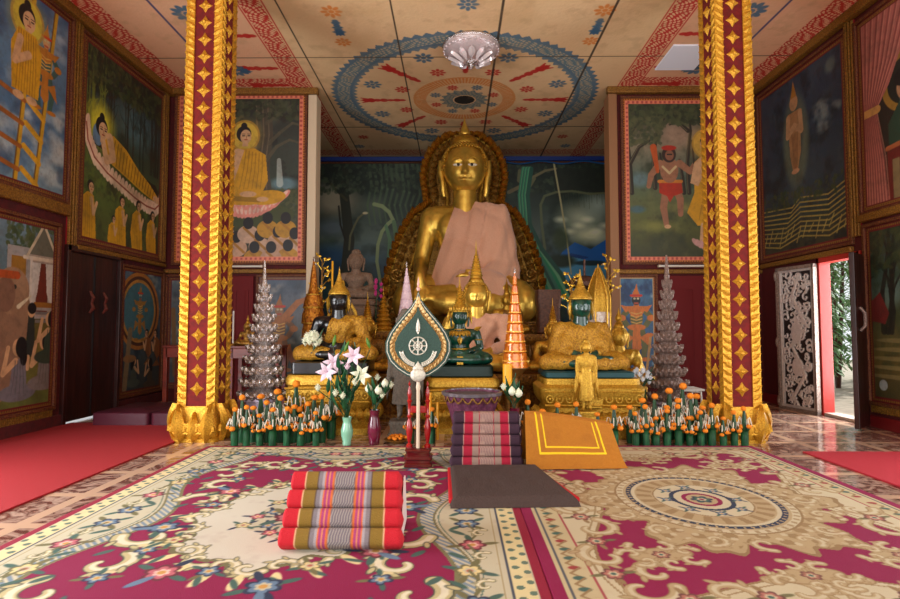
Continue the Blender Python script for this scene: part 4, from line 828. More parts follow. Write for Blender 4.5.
tri_cushion('red_triangle_cushion', (-.508, 2.45, .018), .01, .55, 4, .071, .062, .62, st_red, RD, .36, 'red triangular floor cushion with mustard striped rolls, nearest the viewer')
def ps(x):  # the plum cushion's stripes are not symmetrical about its middle; kept as measured bands
    return x
st_pl = [(.20, 'zig'), (.235, (.62, .05, .18)), (.40, (.58, .47, .42)), (.66, (.64, .03, .18)), (.68, (.70, .52, .48)), (1.01, (.21, .10, .17))]
tri_cushion('plum_triangle_cushion', (.222, 3.92, .018), 0, .51, 5, .077, .055, .04, st_pl, (.34, .2, .3), .34, 'plum and crimson striped cushion standing behind the brown mat')
# brown folded mat
cvb = Cv(1, 1, 120, 120, (.27, .23, .22)); cvb.mottle((5, 5), (.32, .28, .27), .45, .7, .6, 111)
u, v = np.meshgrid(np.linspace(0, 1, 120), np.linspace(0, 1, 120)); nz = vnoise((120, 120), (4, 4), 112)
def sheet(P00, P10, P01, P11, th, bulge, name, col, mt, parent, seed=1):
    P00, P10, P01, P11 = map(np.array, (P00, P10, P01, P11)); n = 70; u, v = np.meshgrid(np.linspace(0, 1, n), np.linspace(0, 1, n)); nz = vnoise((n, n), (5, 4), seed)
    g = ((1-u)*(1-v))[..., None]*P00+(u*(1-v))[..., None]*P10+((1-u)*v)[..., None]*P01+(u*v)[..., None]*P11
    ed = np.minimum(np.minimum(u, 1-u), np.minimum(v, 1-v)); g = g+(th*np.clip(ed*18, 0, 1)**.5+bulge*(nz-.5)*np.clip(ed*6, 0, 1))[..., None]*np.array((0, 0, 1))
    return colgrid(name, g, np.broadcast_to(np.array(col), (n, n, 3)), mt, parent)
e = empty('folded_mat', (.3, 3.39, .018), 'dark brown folded mat lying flat before the plum cushion', 'mat')
sheet((-.325, -.32, 0), (.395, -.285, 0), (-.345, .47, 0), (.27, .47, 0), .055, .03, 'cover', (.27, .205, .185), vmat('brown_cloth', .9, .5, 90), e, 113)
m = MB(); m.prism([(-.35, .45), (-.335, -.25), (.402, -.22), (.27, .40)], 0, 1); m.v = [(x, z, .002+.03*y) for x, y, z in m.v]; m.build('red_lining', mat('red_lining', (.76, .06, .12), .8), e, 0, bevel=.008)
# ochre cloth panel leaning on its cushion
cvo = Cv(1.0, .6, 200, 120, (.68, .42, .08)); cvo.mottle((6, 4), (.62, .37, .06), .5, .75, .5, 114)
cvo.mottle((80, 60), (.74, .48, .12), .5, .8, .4, 115); YG = (.96, .80, .10)
for d_, w_ in ((0, .016), (.065, .012)): cvo.line([(.12+d_, .95-d_*.3), (.15+d_, .23+d_*1.5), (.84-d_*.9, .25+d_*1.5), (.82-d_*.8, .90-d_*.6)], w_, YG)
e = empty('ochre_cloth_panel', (.815, 3.99, .018), 'ochre cloth panel edged with bright gold stripes, draped over a bolster', 'cloth')
n = 120; u, v = np.meshgrid(np.linspace(0, 1, 200), np.linspace(0, 1, n)); nz = vnoise((n, 200), (6, 3), 116)
zt = .385-.085*u**1.5; xs = -.325+.005*v+u*(.72-.11*v**.6*(1)); g = np.stack([xs+.0*v, -.12+.05*u+.10*v+.03*np.clip(v-.9, 0, 1)*8+.02*(nz-.5), zt*(1-(1-v)**1.25)+.006], -1)
colgrid('cloth', g, cvo.I, vmat('ochre_cotton', .9, .35, 120), e)
g2 = np.stack([xs[:, ::8], (-.12+.05*u+.124)[:, ::8]+.02+.20*(1-v[:, ::8]), (zt*(1-(1-v)**1.25))[:, ::8]-.001], -1)
colgrid('cloth_back', g2, cvo.I[:, ::8], vmat('ochre_cotton'), e)
m = MB(); m.tube([(-.27, .115, .11), (.30, .145, .10)], .085, 16); m.build('bolster', mat('bolster_ochre', (.6, .36, .1), .9), e)
# ------------------------------------------------------------------ statues
def body_forms(p):
    """the forms of a seated figure, one unit = the width over its knees; p['R'] and p['L'] choose where the hands go"""
    b = MB(); H0 = .13
    b.ell((0, .02, .13), (.25, .17, .13)); b.ell((0, .01, .27), (.165, .12, .17)); b.ell((0, 0, .41), (.215, .135, .14)); b.cap((-.22, .01, .485), (.22, .01, .485), .085, .085)
    b.ell((-.09, -.05, .45), (.12, .08, .08)); b.ell((.09, -.05, .45), (.12, .08, .08)); b.cap((0, .0, .50), (0, -.01, .66), .098, .088)
    for s in (-1, 1):
        b.tube([(s*.13, -.0, .11), (s*.30, -.08, .11), (s*.43, -.18, .09)], [.13, .12, .10], 16); b.ell((s*.43, -.18, .09), (.10, .10, .088)); b.ell((s*.13, 0, .11), .13)
    b.tube([(.43, -.18, .085), (.18, -.30, .075), (-.14, -.33, .085), (-.22, -.31, .09)], [.085, .07, .052, .035], 12); b.ell((-.24, -.30, .105), (.075, .045, .028))
    b.tube([(-.43, -.18, .085), (-.18, -.27, .10), (.14, -.30, .135), (.22, -.29, .14)], [.085, .07, .052, .035], 12); b.ell((.25, -.28, .15), (.08, .045, .028))
    for s, hp in ((-1, p.get('R', 'lap')), (1, p.get('L', 'lap'))):
        b.cap((s*.27, .02, .49), (s*.335, -.02, .27), .075, .058)
        if hp == 'lap': b.cap((s*.335, -.02, .27), (s*.10, -.25, .195), .055, .038); b.ell((s*.04, -.27, .19), (.075, .045, .022))
        elif hp == 'knee': b.cap((s*.335, -.02, .27), (s*.33, -.24, .215), .055, .038); b.ell((s*.325, -.30, .17), (.042, .03, .07))
        elif hp == 'chest': b.cap((s*.335, -.02, .27), (s*.12, -.20, .36), .055, .038); b.ell((s*.06, -.22, .40), (.035, .03, .07))
    return b
def hand_fingers(m, s, hp):
    for k in range(4):
        if hp == 'lap': m.tube([(s*.04-.0, -.27-.03+.022*k-.02, .205), (-s*.02, -.305+.022*k, .212), (-s*(.06+.012*(k in (1, 2))), -.305+.022*k, .205)], [.012, .011, .008], 6)
        elif hp == 'knee': m.tube([(s*(.295+.021*k), -.315, .145), (s*(.295+.021*k), -.345, .105), (s*(.297+.02*k), -.345, .068-.008*(k in (1, 2)))], [.012, .011, .008], 6)
        elif hp == 'chest': m.tube([(s*(.04+.012*k), -.235, .44), (s*(.04+.01*k), -.24, .48), (s*(.04+.01*k), -.238, .51)], [.011, .010, .008], 6)
    if hp == 'lap': m.tube([(s*.07, -.25, .21), (s*.04, -.285, .232), (s*.0, -.29, .235)], [.013, .011, .009], 6)
    if hp == 'knee': m.tube([(s*.285, -.29, .17), (s*.26, -.315, .14), (s*.265, -.325, .11)], [.013, .011, .009], 6)
    if hp == 'chest': m.tube([(s*.03, -.21, .39), (s*.01, -.23, .43), (s*.01, -.23, .46)], [.013, .011, .009], 6)
def head_forms(m, c=(0, -.015, .80), s=1.0, n=40, mi=0):
    """a modelled face: brow, lids, nose, lips, chin and long ears"""
    cx, cy, cz = c; rx, ry, rz = .118*s, .125*s, .148*s; vs = []; nt, na = n, int(n*1.5)
    G = lambda x, z, a, b, sx, sz: math.exp(-((x-a)/sx)**2-((z-b)/sz)**2)
    for j in range(1, nt):
        t = pi*j/nt-pi/2
        for i in range(na):
            a = 2*pi*i/na-pi/2; X, Y, Z = cos(t)*cos(a), cos(t)*sin(a), sin(t); f = max(0, -Y)**.5
            jaw = 1-.10*max(0, -Z)**1.6; x = X*jaw; ax = abs(x); d = 0
            d += .14*G(ax, Z, .0, -.08, .085, .27)+.10*G(ax, Z, 0, -.28, .14, .075)+.03*G(ax, Z, .11, -.30, .06, .05)   # nose
            d += .035*G(ax, Z, .33, .13+.09*(1-abs(ax-.33)*2), .24, .045)                                     # brow
            d -= .075*G(ax, Z, .32, .03, .20, .10); d += .05*G(ax, Z, .33, -.02, .15, .05)                   # socket, lid
            d += .075*G(ax, Z, 0, -.46, .20, .045)+.055*G(ax, Z, 0, -.56, .15, .045)-.03*G(ax, Z, 0, -.51, .26, .018)-.02*G(ax, Z, .24, -.49, .05, .06)
            d += .045*G(ax, Z, 0, -.80, .18, .12)+.02*G(ax, Z, .42, -.30, .2, .2)
            k = 1+d*f
            vs.append((cx+rx*x*(1+.3*d*f), cy+ry*Y*k*(1-.10*max(0, -Z)**2), cz+rz*Z*(1+.02*d)))
    vs += [(cx, cy, cz-rz), (cx, cy, cz+rz)]
    fs = [(j*na+i, j*na+(i+1) % na, (j+1)*na+(i+1) % na, (j+1)*na+i) for j in range(nt-2) for i in range(na)]; b = (nt-1)*na
    fs += [(b, (i+1) % na, i) for i in range(na)]+[(b+1, (nt-2)*na+i, (nt-2)*na+(i+1) % na) for i in range(na)]
    m.add(vs, fs, mi)
    for sd in (-1, 1):   # long-lobed ears
        m.tube([(cx+sd*.118*s, cy+.02*s, cz+.05*s), (cx+sd*.134*s, cy+.02*s, cz+.055*s), (cx+sd*.138*s, cy+.015*s, cz-.01*s), (cx+sd*.127*s, cy+.01*s, cz-.06*s), (cx+sd*.122*s, cy+.01*s, cz-.125*s), (cx+sd*.116*s, cy+.01*s, cz-.15*s)], [.012*s, .020*s, .018*s, .015*s, .016*s, .010*s], 8)
def hair(m, c=(0, -.015, .80), s=1.0, curls=True, ush=True):
    cx, cy, cz = c; m.ell((cx, cy+.018*s, cz+.028*s), (.130*s, .130*s, .140*s), 28, 16, f=lambda d: 1.02 if (d.y > -.45 or d.z > .60) else .80)
    if ush: m.ell((cx, cy+.02*s, cz+.155*s), (.078*s, .078*s, .06*s), 20, 12)
    if curls:
        for j in range(1, 17):
            t = -.3+j*.112; n = max(5, int(48*cos(min(t, 1.5))))
            for i in range(n):
                a = 2*pi*(i+.5*(j % 2))/n; d = Vector((cos(t)*cos(a), cos(t)*sin(a), sin(t)))
                if d.y < -.45 and d.z < .60: continue
                m.ell((cx+d.x*.131*s, cy+.018*s+d.y*.131*s, cz+.028*s+d.z*.141*s), .0075*s, 6, 4)
def flame_finial(m, z, s, seg=14):
    m.lathe([(r*s, z+h*s) for r, h in ((.045, 0), (.055, .02), (.03, .035), (.045, .06), (.05, .085), (.035, .12), (.018, .16), (.008, .20), (.001, .235))], (0, 0.0, 0), seg, 6, .10)
def robe_forms(kind, big=False):
    b = MB(); d = .016
    if big: b.ell((.20, -.03, .27), (.16, .13, .27)); b.cap((.0, .02, .52), (.20, .02, .50), .085, .09); b.ell((.10, -.20, .13), (.26, .16, .12)); b.ell((-.05, -.07, .20), (.22, .14, .22))
    b.ell((0, .01, .27), (.165+d, .12+d, .19)); b.ell((0, 0, .41), (.215+d, .135+d, .145+d)); b.cap((-.22, .01, .485), (.22, .01, .485), .085+d, .085+d); b.ell((0, .02, .16), (.25+d, .17+d, .13))
    b.ell((.09, -.05, .45), (.12+d, .08+d, .09)); b.ell((-.09, -.05, .45), (.12+d, .08+d, .09))
    b.cap((.27, .02, .49), (.335, -.02, .25), .075+d, .066+d)
    if kind in ('left_long', 'both'): b.tube([(.335, -.02, .26), (.33, .0, .16), (.36, .02, .04)], [.075, .09, .11], 12); b.cap((.335, -.02, .27), (.16, -.20, .21), .07, .055)
    if kind == 'both':
        for q in (-1, 1): b.ell((q*.20, -.04, .26), (.16, .14, .20))
        b.cap((-.27, .02, .49), (-.335, -.02, .25), .075+d, .066+d); b.tube([(-.335, -.02, .26), (-.33, .0, .16), (-.36, .02, .04)], [.075, .09, .11], 12); b.cap((-.335, -.02, .27), (-.16, -.20, .21), .07, .055)
    return b
def leg_cloth(m):
    d = .016
    for s in (-1, 1):
        m.tube([(s*.15, -.0, .11), (s*.30, -.08, .11), (s*.43, -.18, .09)], [.13+d, .12+d, .10+d], 16); m.ell((s*.43, -.18, .09), (.10+d, .10+d, .088+d))
    m.tube([(.43, -.18, .085), (.18, -.30, .075), (.02, -.32, .08)], [.085+d, .07+d, .055+d], 12); m.tube([(-.43, -.18, .085), (-.18, -.27, .10), (-.02, -.285, .11)], [.085+d, .07+d, .055+d], 12)
def seated_statue(name, loc, s, label, skin, pose=('lap', 'lap'), robe=None, robe_mat=None, legs=None, crown='flame', crown_mat=None, hair_mat=None, voxel=.016, hs=1.0, rz=0, zs=1.0, hd=-.055, eyes=None, curls=True, group=None, extra=None, faces=40):
    e = empty(name, loc, label, 'statue', group, rz)
    sc = lambda m: (setattr(m, 'v', [(x*s, y*s, z*s) for x, y, z in m.v]), m)[1]
    zf = lambda m: (setattr(m, 'v', [(x, y, z*zs) for x, y, z in m.v]), m)[1]
    bf = body_forms({'R': pose[0], 'L': pose[1]})
    for sd, hp in ((-1, pose[0]), (1, pose[1])): hand_fingers(bf, sd, hp)
    for k in range(3 if s > 1.5 else 0): bf.lathe([(.084-.003*k, .580+.022*k), (.0905-.003*k, .591+.022*k), (.084-.003*k, .602+.022*k)], (0, -.008, 0), 30)
    b = organic(zf(bf), voxel, 5 if s < 1.5 else 3, [((0, 0, .0), (0, 0, -1))])
    hc = (0, -.015, .655*zs+.148*hs+hd); head_forms(b, hc, hs, faces)
    bo = sc(b).build('body', skin, e, 60)
    hm = hair_mat or skin
    h = MB(); hair(h, hc, hs, curls, crown != 'hat'); sc(h).build('hair', hm, e, 60)
    ct = hc[2]+.148*hs; f = MB(); cm = crown_mat or skin; S_ = hs
    P = lambda prof: [(r*S_, ct+z*S_) for r, z in prof]
    if crown == 'flame': flame_finial(f, ct+(.05 if s < 2 else .02)*S_, S_*(1 if s < 2 else .62))
    elif crown == 'spire':
        pr = [(.05, .03), (.062, .045)]
        for k in range(8): r = .058-.006*k; z = .06+.028*k; pr += [(r, z), (r+.012, z+.010), (r+.004, z+.022)]
        pr += [(.010, .30), (.006, .36), (.001, .44)]; f.lathe(P(pr), (0, hc[1]+.02, 0), 16)
    elif crown == 'hat':   # tall helmet crown with flared side wings
        f.lathe([(r*S_, hc[2]+z*S_) for r, z in ((.122, .085), (.130, .088), (.134, .098), (.130, .12), (.112, .15), (.088, .18), (.062, .215), (.050, .235), (.056, .245), (.040, .26), (.034, .29), (.023, .325), (.014, .365), (.004, .43), (.001, .45))], (0, hc[1]+.012, 0), 24); f.ell((0, hc[1]+.075, hc[2]-.0), (.145*S_, .095, .19*S_), 20, 12)
        for sd in (-1, 1): f.leaf((sd*.118*S_, hc[1]-.02, hc[2]+.09*S_), (sd*.135*S_, hc[1]-.03, hc[2]-.15*S_), .05*S_, (0, -1, 0), .1, 6, thick=.4)
        f.lathe([(r*S_, hc[2]+z*S_) for r, z in ((.126, .086), (.136, .092), (.138, .106), (.130, .112))], (0, hc[1]+.008, 0), 28)
    elif crown == 'diadem':
        f.lathe([(r*S_, hc[2]+z*S_) for r, z in ((.128, .060), (.140, .066), (.142, .08), (.136, .095), (.12, .13), (.085, .16), (.075, .17))], (0, hc[1]+.02, 0), 28)
        for k in range(9): a = -pi/2+(k-4)*.32; f.leaf((.142*S_*cos(a), hc[1]+.02+.142*S_*sin(a), hc[2]+.07*S_), (.15*S_*cos(a), hc[1]+.02+.15*S_*sin(a), hc[2]+.14*S_), .045*S_, (cos(a), sin(a), 0), .1, 4, thick=.3)
        pr = []
        for k in range(9): r = .07-.0065*k; z = .01+.032*k; pr += [(r, z), (r+.012, z+.012), (r+.003, z+.026)]
        pr += [(.008, .32), (.004, .40), (.001, .50)]; f.lathe(P(pr), (0, hc[1]+.02, 0), 16)
        for sd in (-1, 1): f.leaf((sd*.15*S_, hc[1]+.01, hc[2]+.10*S_), (sd*.17*S_, hc[1]+.0, hc[2]-.12*S_), .05*S_, (0, -1, 0), .1, 5, thick=.3)
    if f.v: sc(f).build('crown' if crown in ('hat', 'diadem') else 'finial', cm, e, 50)
    if robe:
        cut = [((0, 0, .575*zs), (0, 0, 1)), ((0, 0, .012), (0, 0, -1))]
        if robe != 'both': cut.append(((-.075, 0, .56*zs), (-1, 0, .32 if zs > 1 else .30)))
        r = organic(zf(robe_forms(robe, s > 1.5)), voxel, 5, cut, fold=lambda c: (lambda f: .0055*sin(58*f+1.5*sin(7*c.z))+(.011 if .02 < f < .12 else 0)*(zs > 1))(c.x*.95-c.z*.30/zs+.13))
        sc(r).build('robe', robe_mat, e, 60)
    if legs:
        l = MB(); leg_cloth(l); l = organic(l, voxel, 4, [((0, 0, .015), (0, 0, -1))], fold=lambda c: .004*sin(40*c.x+20*c.y)); sc(l).build('leg_drape', legs, e, 60)
    if eyes:
        for sd in (-1, 1):
            w = MB(); x = sd*.0385*hs; y = hc[1]-.117*hs; z = hc[2]-.002*hs
            w.ell((x, y, z), (.029*hs, .011*hs, .0088*hs), 16, 10); ew = sc(w).build('eye', mat('eye_white', (.86, .82, .72), .3), e)
            w = MB(); w.ell((x-.002*sd, y-.0075*hs, z), (.0095*hs, .006*hs, .0084*hs), 10, 8); sc(w).build('pupil', mat('pupil_black', (.03, .02, .02), .2), ew)
            w = MB(); w.tube([(sd*(.010+.070*t)*hs, hc[1]-(.122-.034*t*t)*hs, z+(.012+.034*sin(pi*min(1, t*.80+.06)))*hs) for t in [k/8 for k in range(9)]], [.0045*hs*(1-.5*abs(k/4-1)) for k in range(9)], 6); sc(w).build('eyebrow', GOLDB, e)
    if extra: extra(e, s, hc, hs)
    return e
# great seated figure
TH = 1.08; GS = 2.05
seated_statue('great_buddha_statue', (.155, 8.62, TH), GS, 'huge gold seated buddha draped in a pink cloth, before an arched halo', GOLDS, ('knee', 'lap'), 'left_long', PINKCL, None, 'flame', GOLDS, GOLD, .011, 1.34, zs=1.57, hd=-.065, eyes=True, faces=90)
# ------------------------------------------------------------------ halo of flame leaves behind the great figure
def halo_outline(t):    # left half, t from 0 (bottom) to 1 (top): the trefoil arch
    pts = [(-1.30, -1.35), (-1.32, -.95), (-1.29, -.50), (-1.20, -.20), (-1.11, .10), (-.98, .36), (-.84, .56), (-.68, .66), (-.60, .74), (-.62, .92), (-.66, 1.15), (-.64, 1.38), (-.56, 1.60), (-.42, 1.78), (-.22, 1.92), (0, 2.0)]
    u = t*(len(pts)-1); i = min(int(u), len(pts)-2); f = u-i; return (pts[i][0]*(1-f)+pts[i+1][0]*f, pts[i][1]*(1-f)+pts[i+1][1]*f)
e = empty('halo_screen', (.155, 9.45, 2.38), 'tall gilded arched halo screen of flame leaves behind the huge buddha', 'halo')
N_ = 46; L_out = [halo_outline(k/N_) for k in range(N_+1)]; outl = L_out+[(-x, z) for x, z in L_out[::-1][1:]]
inl = [(x*.70, z*.88-.06) for x, z in outl]
m = MB(); m.prism([(x*.97, z*.98-.02) for x, z in outl], 0, .10); m.build('panel', GOLDD, e, 40)
def along(poly, frac, off):
    n = len(poly); u = frac*(n-1); i = min(int(u), n-2); f = u-i; a = Vector((poly[i][0], 0, poly[i][1])); b = Vector((poly[i+1][0], 0, poly[i+1][1])); p = a.lerp(b, f); t = (b-a).normalized(); nrm = Vector((-t.z, 0, t.x)); return p+nrm*off, t, nrm
for row, (off, n, L_, w, y) in enumerate(((.05, 64, .17, .14, -.05), (-.10, 56, .17, .13, -.07), (-.235, 46, .13, .10, -.05))):
    m = MB()
    for k in range(n):
        p, t, nr = along(outl, (k+.5)/n, off-.07); up = 1 if k < n/2 else -1
        d = (nr*.75+t*up*.7).normalized()
        m.leaf((p.x, y, p.z), (p.x+d.x*L_, y-.02, p.z+d.z*L_), w, (0, -1, 0), .35, 6, thick=.5)
        sp = [(p.x+d.x*.055+.03*cos(a)*(1-a/9), y-.045, p.z+d.z*.055+.03*sin(a)*(1-a/9)) for a in [j*.9 for j in range(8)]]; m.tube(sp, [.012]*8, 5)
    m.tube([(along(outl, k/90, off-.02)[0].x, y+.02, along(outl, k/90, off-.02)[0].z) for k in range(91)], .05, 6)
    m.build('flame_border', GOLDD if row else mat('halo_gold', (.80, .54, .14), .42, .65, .7, 60, col2=(.56, .34, .08)), e, 50)
m = MB(); ri = [along(outl, k/90, -.33) for k in range(91)]; m.tube([(p.x, -.06, p.z) for p, t, n in ri], .028, 8); ri = [along(outl, k/90, -.025) for k in range(91)]; m.tube([(p.x, -.03, p.z) for p, t, n in ri], .018, 8); m.build('rim', GOLD, e)
for sd in (-1, 1):   # scrolling wing at each foot
    m = MB()
    for (cx, cz, r_) in ((1.0, -.75, .17), (1.12, -.48, .13), (.92, -1.08, .18), (1.2, -.95, .12), (.86, -.5, .12)):
        m.tube([(sd*(cx+r_*(1-a/11)*cos(a+cx*9)), -.10-.004*a, cz+r_*(1-a/11)*sin(a+cx*9)) for a in [j*.55 for j in range(16)]], [.034*(1-j/22) for j in range(16)], 8)
        for j in range(5): a = j*1.25; m.leaf((sd*(cx+r_*.8*cos(a)), -.1, cz+r_*.8*sin(a)), (sd*(cx+r_*1.5*cos(a+.4)), -.12, cz+r_*1.5*sin(a+.4)), .09, (0, -1, 0), .3, 5, thick=.4)
    m.build('scroll_wing', GOLDD, e, 50)
# ------------------------------------------------------------------ altar
ALT = mat('altar_gold', (.62, .42, .12), .45, .5, .6, 40, col2=(.36, .20, .07))
ALAB = ('lowest gilded altar step, behind the pedestals', 'second gilded altar step with lotus frieze', 'third gilded altar step, below the throne', 'throne block directly under the huge gold buddha')
for i, (x0, x1, y0, y1, z0, z1) in enumerate(((-1.80, 1.52, 5.95, 9.6, 0, .50), (-1.80, 2.05, 6.75, 9.6, .502, .92), (-1.45, 1.75, 7.35, 9.2, .922, 1.0), (-1.15, 1.45, 7.62, 9.15, 1.002, TH))):
    e = empty('altar_step', (XC, 7.4, 0), ALAB[i], 'altar step', 'steps of the altar'); m = MB(); h = z1-z0
    m.rrect([(.02, z0), (.02, z0+h*.16), (-.01, z0+h*.22), (-.03, z0+h*.3), (-.03, z0+h*.68), (0, z0+h*.76), (.02, z0+h*.84), (.02, z1)], (x1-x0)/2-.02, (y1-y0)/2-.02, ((x0+x1)/2-XC, (y0+y1)/2-7.4, 0), .02, 3)
    t = m.build('block', ALT, e, 40); b = MB(); n = int((x1-x0)/.11)
    for k in range(n): b.leaf((x0-XC+.055+k*.11, y0-7.4-.0, z0+h*.30), (x0-XC+.055+k*.11, y0-7.4-.03, z0+h*.72), .10, (0, -1, 0), .25, 5, thick=.35)
    b.build('lotus_frieze', GOLDP, e, 50)
# ------------------------------------------------------------------ pedestals
def pedestal(loc, hx, hy, h, label, prof=None, petals=True, m_=GOLD, band=None):
    e = empty('pedestal', loc, label, 'pedestal', 'gilded statue pedestals'); m = MB()
    prof = prof or [(.03, 0), (.03, .10), (.0, .14), (-.02, .20), (-.05, .30), (-.05, .36), (-.02, .42), (.0, .50), (.015, .62), (.02, .74), (.0, .80), (.02, .84), (.02, .94), (0, 1)]
    m.rrect([(o, z*h) for o, z in prof], hx, hy, rad=min(hx, hy)*.35, seg=7); m.build('block', m_, e, 40)
    if petals:
        rb = MB(); n = int(hx*2/.085)
        for k in range(n):
            x = -hx+.045+(2*hx-.09)*k/(n-1); rb.tube([(x+.03*cos(a), -hy-.026, .66*h+.034*sin(a)) for a in [2*pi*i/14 for i in range(15)]], .007, 5); rb.ell((x, -hy-.024, .66*h), (.013, .012, .013), 8, 6)
        rb.tube([(-hx, -hy-.03, .78*h), (hx, -hy-.03, .78*h)], .010, 6); rb.tube([(-hx, -hy-.03, .55*h), (hx, -hy-.03, .55*h)], .010, 6); rb.box((0, -hy-.022, .66*h), (.15, .016, .30*h)); rb.build('roundel_band', m_, e, 50)
        for z0, z1, L_, up in ((.44, .22, .09, -1),):
            b = MB(); n = int(hx*2/.075)
            for k in range(n+1):
                x = -hx+.02+(2*hx-.04)*k/n; b.leaf((x, -hy-.0, z0*h), (x, -hy-.035, z1*h), .078, (0, -1, 0), .35, 5, thick=.4)
                b.ell((x, -hy-.035, (z0*.4+z1*.6)*h), (.014, .012, .014), 6, 5)
            for s in (-1, 1):
                for k in range(1, int(hy*2/.085)): y = -hy+k*.085; b.leaf((s*hx, y, z0*h), (s*(hx+.035), y, z1*h), .078, (s, 0, 0), .35, 5, thick=.4)
            b.build('petal_band', m_, e, 50)
    return e
pedestal((-1.20, 5.55, 0), .40, .28, .55, 'gold pedestal under the black-faced buddha', m_=GOLDB)
pedestal((.075, 5.57, 0), .335, .26, .52, 'gold pedestal under the green jade figure', m_=GOLDB)
boat = [(.05, 0), (.05, .16), (.02, .20), (.06, .26), (.09, .30), (.07, .36), (-.01, .42), (-.03, .5), (.0, .56), (.03, .66), (.04, .84), (.0, .90), (.0, 1)]
pedestal((1.27, 5.40, 0), .45, .27, .53, 'wide gold pedestal under the green-faced buddha', boat, m_=GOLDB)
# black-faced buddha, golden robe, holding white flowers
def cushion_block(name, loc, hx, hy, h, m_, label, cat='cushion'):
    m = MB(); m.rrect([(-.02, 0), (0, .01), (0, h-.01), (-.02, h)], hx, hy, rad=.04); return tag(m.build(name, m_, None, 40, loc=loc), label, cat)
PURC = mat('purple_cloth_band', (.22, .06, .18), .6, 0, .2, 30)
cushion_block('bolster_seat', (-1.20, 5.55, .553), .37, .25, .12, BLACK, 'black lacquer seat block under the black-faced buddha')
BS = .78
seated_statue('black_buddha_statue', (-1.17, 5.60, .675), BS, 'black-faced seated buddha in gold robe and tall gold crown', BLACK, ('lap', 'lap'), 'left_long', BROC, BROC, 'hat', GOLDB, None, .016, 1.02, curls=False)
def niche(loc, w, h, label, m_):
    e = empty('niche_screen', loc, label, 'screen'); pts = [(-w, 0), (-w, h*.55), (-w*.8, h*.72), (-w*.4, h*.85), (0, h), (w*.4, h*.85), (w*.8, h*.72), (w, h*.55), (w, 0)]
    m = MB(); m.prism(pts, 0, .03); m.build('panel', m_, e, 0, bevel=.005); r = MB(); r.tube([(x, -.01, z) for x, z in pts], .018, 8); r.ell((0, 0, h+.03), (.02, .02, .06)); r.build('rim', GOLDB, e)
niche((-1.20, 5.93, .52), .17, .90, 'pointed copper-gold screen behind the black-faced buddha', GOLDP)
# green jade figure with gold regalia
def regalia(e, s, hc, hs):
    m = MB()
    m.lathe([(.088*s, .545*s), (.105*s, .55*s), (.10*s, .565*s), (.088*s, .565*s)], (0, 0, 0), 20)
    for k in range(7): a = -pi/2+(k-3)*.34; m.leaf((.13*s*cos(a), .10*s*sin(a)-.02*s, .54*s), (.20*s*cos(a)*1.0, .13*s*sin(a)-.045*s, .44*s), .07*s, (0, -1, .3), .1, 5, thick=.3)
    m.leaf((0, -.135*s, .45*s), (0, -.145*s, .30*s), .08*s, (0, -1, 0), .1, 5, thick=.3)
    m.build('necklace', GOLDB, e, 50); b = MB(); b.lathe([(.168*s, .215*s), (.178*s, .225*s), (.175*s, .25*s), (.165*s, .255*s)], (0, .01*s, 0), 24, sy=.78); b.build('belt', GOLDB, e, 50); b = MB(); b.box((0, -.35*s, .07*s), (.10*s, .02*s, .13*s)); b.build('apron', GOLDB, e, 0, bevel=.004)
    for sd in (-1, 1):
        for p_, r_ in (((sd*.305, .0, .39), .075), ((sd*.20, -.14, .225), .055)):
            a = MB(); a.ell((p_[0]*s, p_[1]*s, p_[2]*s), (r_*s, r_*s, .022*s), 14, 8); a.build('armlet', GOLDB, e)
        a = MB(); a.leaf((sd*.22*s, -.02*s, .54*s), (sd*.36*s, -.02*s, .60*s), .07*s, (0, -1, 0), .2, 5, thick=.3); a.build('epaulette', GOLDB, e, 50)
JC = mat('dark_green_velvet', (.03, .15, .13), .5, 0, .15, 30)
cushion_block('velvet_seat', (.06, 5.58, .524), .31, .23, .11, JC, 'dark green velvet seat under the jade figure')
m = MB(); m.rrect([(0, 0), (.004, .004), (0, .012)], .41, .27, rad=.05)
seated_statue('jade_buddha_statue', (.05, 5.62, .637), .62, 'green jade seated figure with gold necklace and spired crown', JADE, ('lap', 'lap'), None, None, None, 'diadem', GOLDB, GOLDB, .016, 1.12, curls=False, extra=regalia)
# gold buddha in pink robe behind the jade figure
seated_statue('gold_buddha_statue', (.245, 6.36, .515), 1.12, 'gold seated buddha with pink sash, just behind the jade figure', GOLDS, ('knee', 'lap'), 'left_long', PINKCL, None, 'spire', GOLDS, GOLD, .016, 1.0, eyes=None)
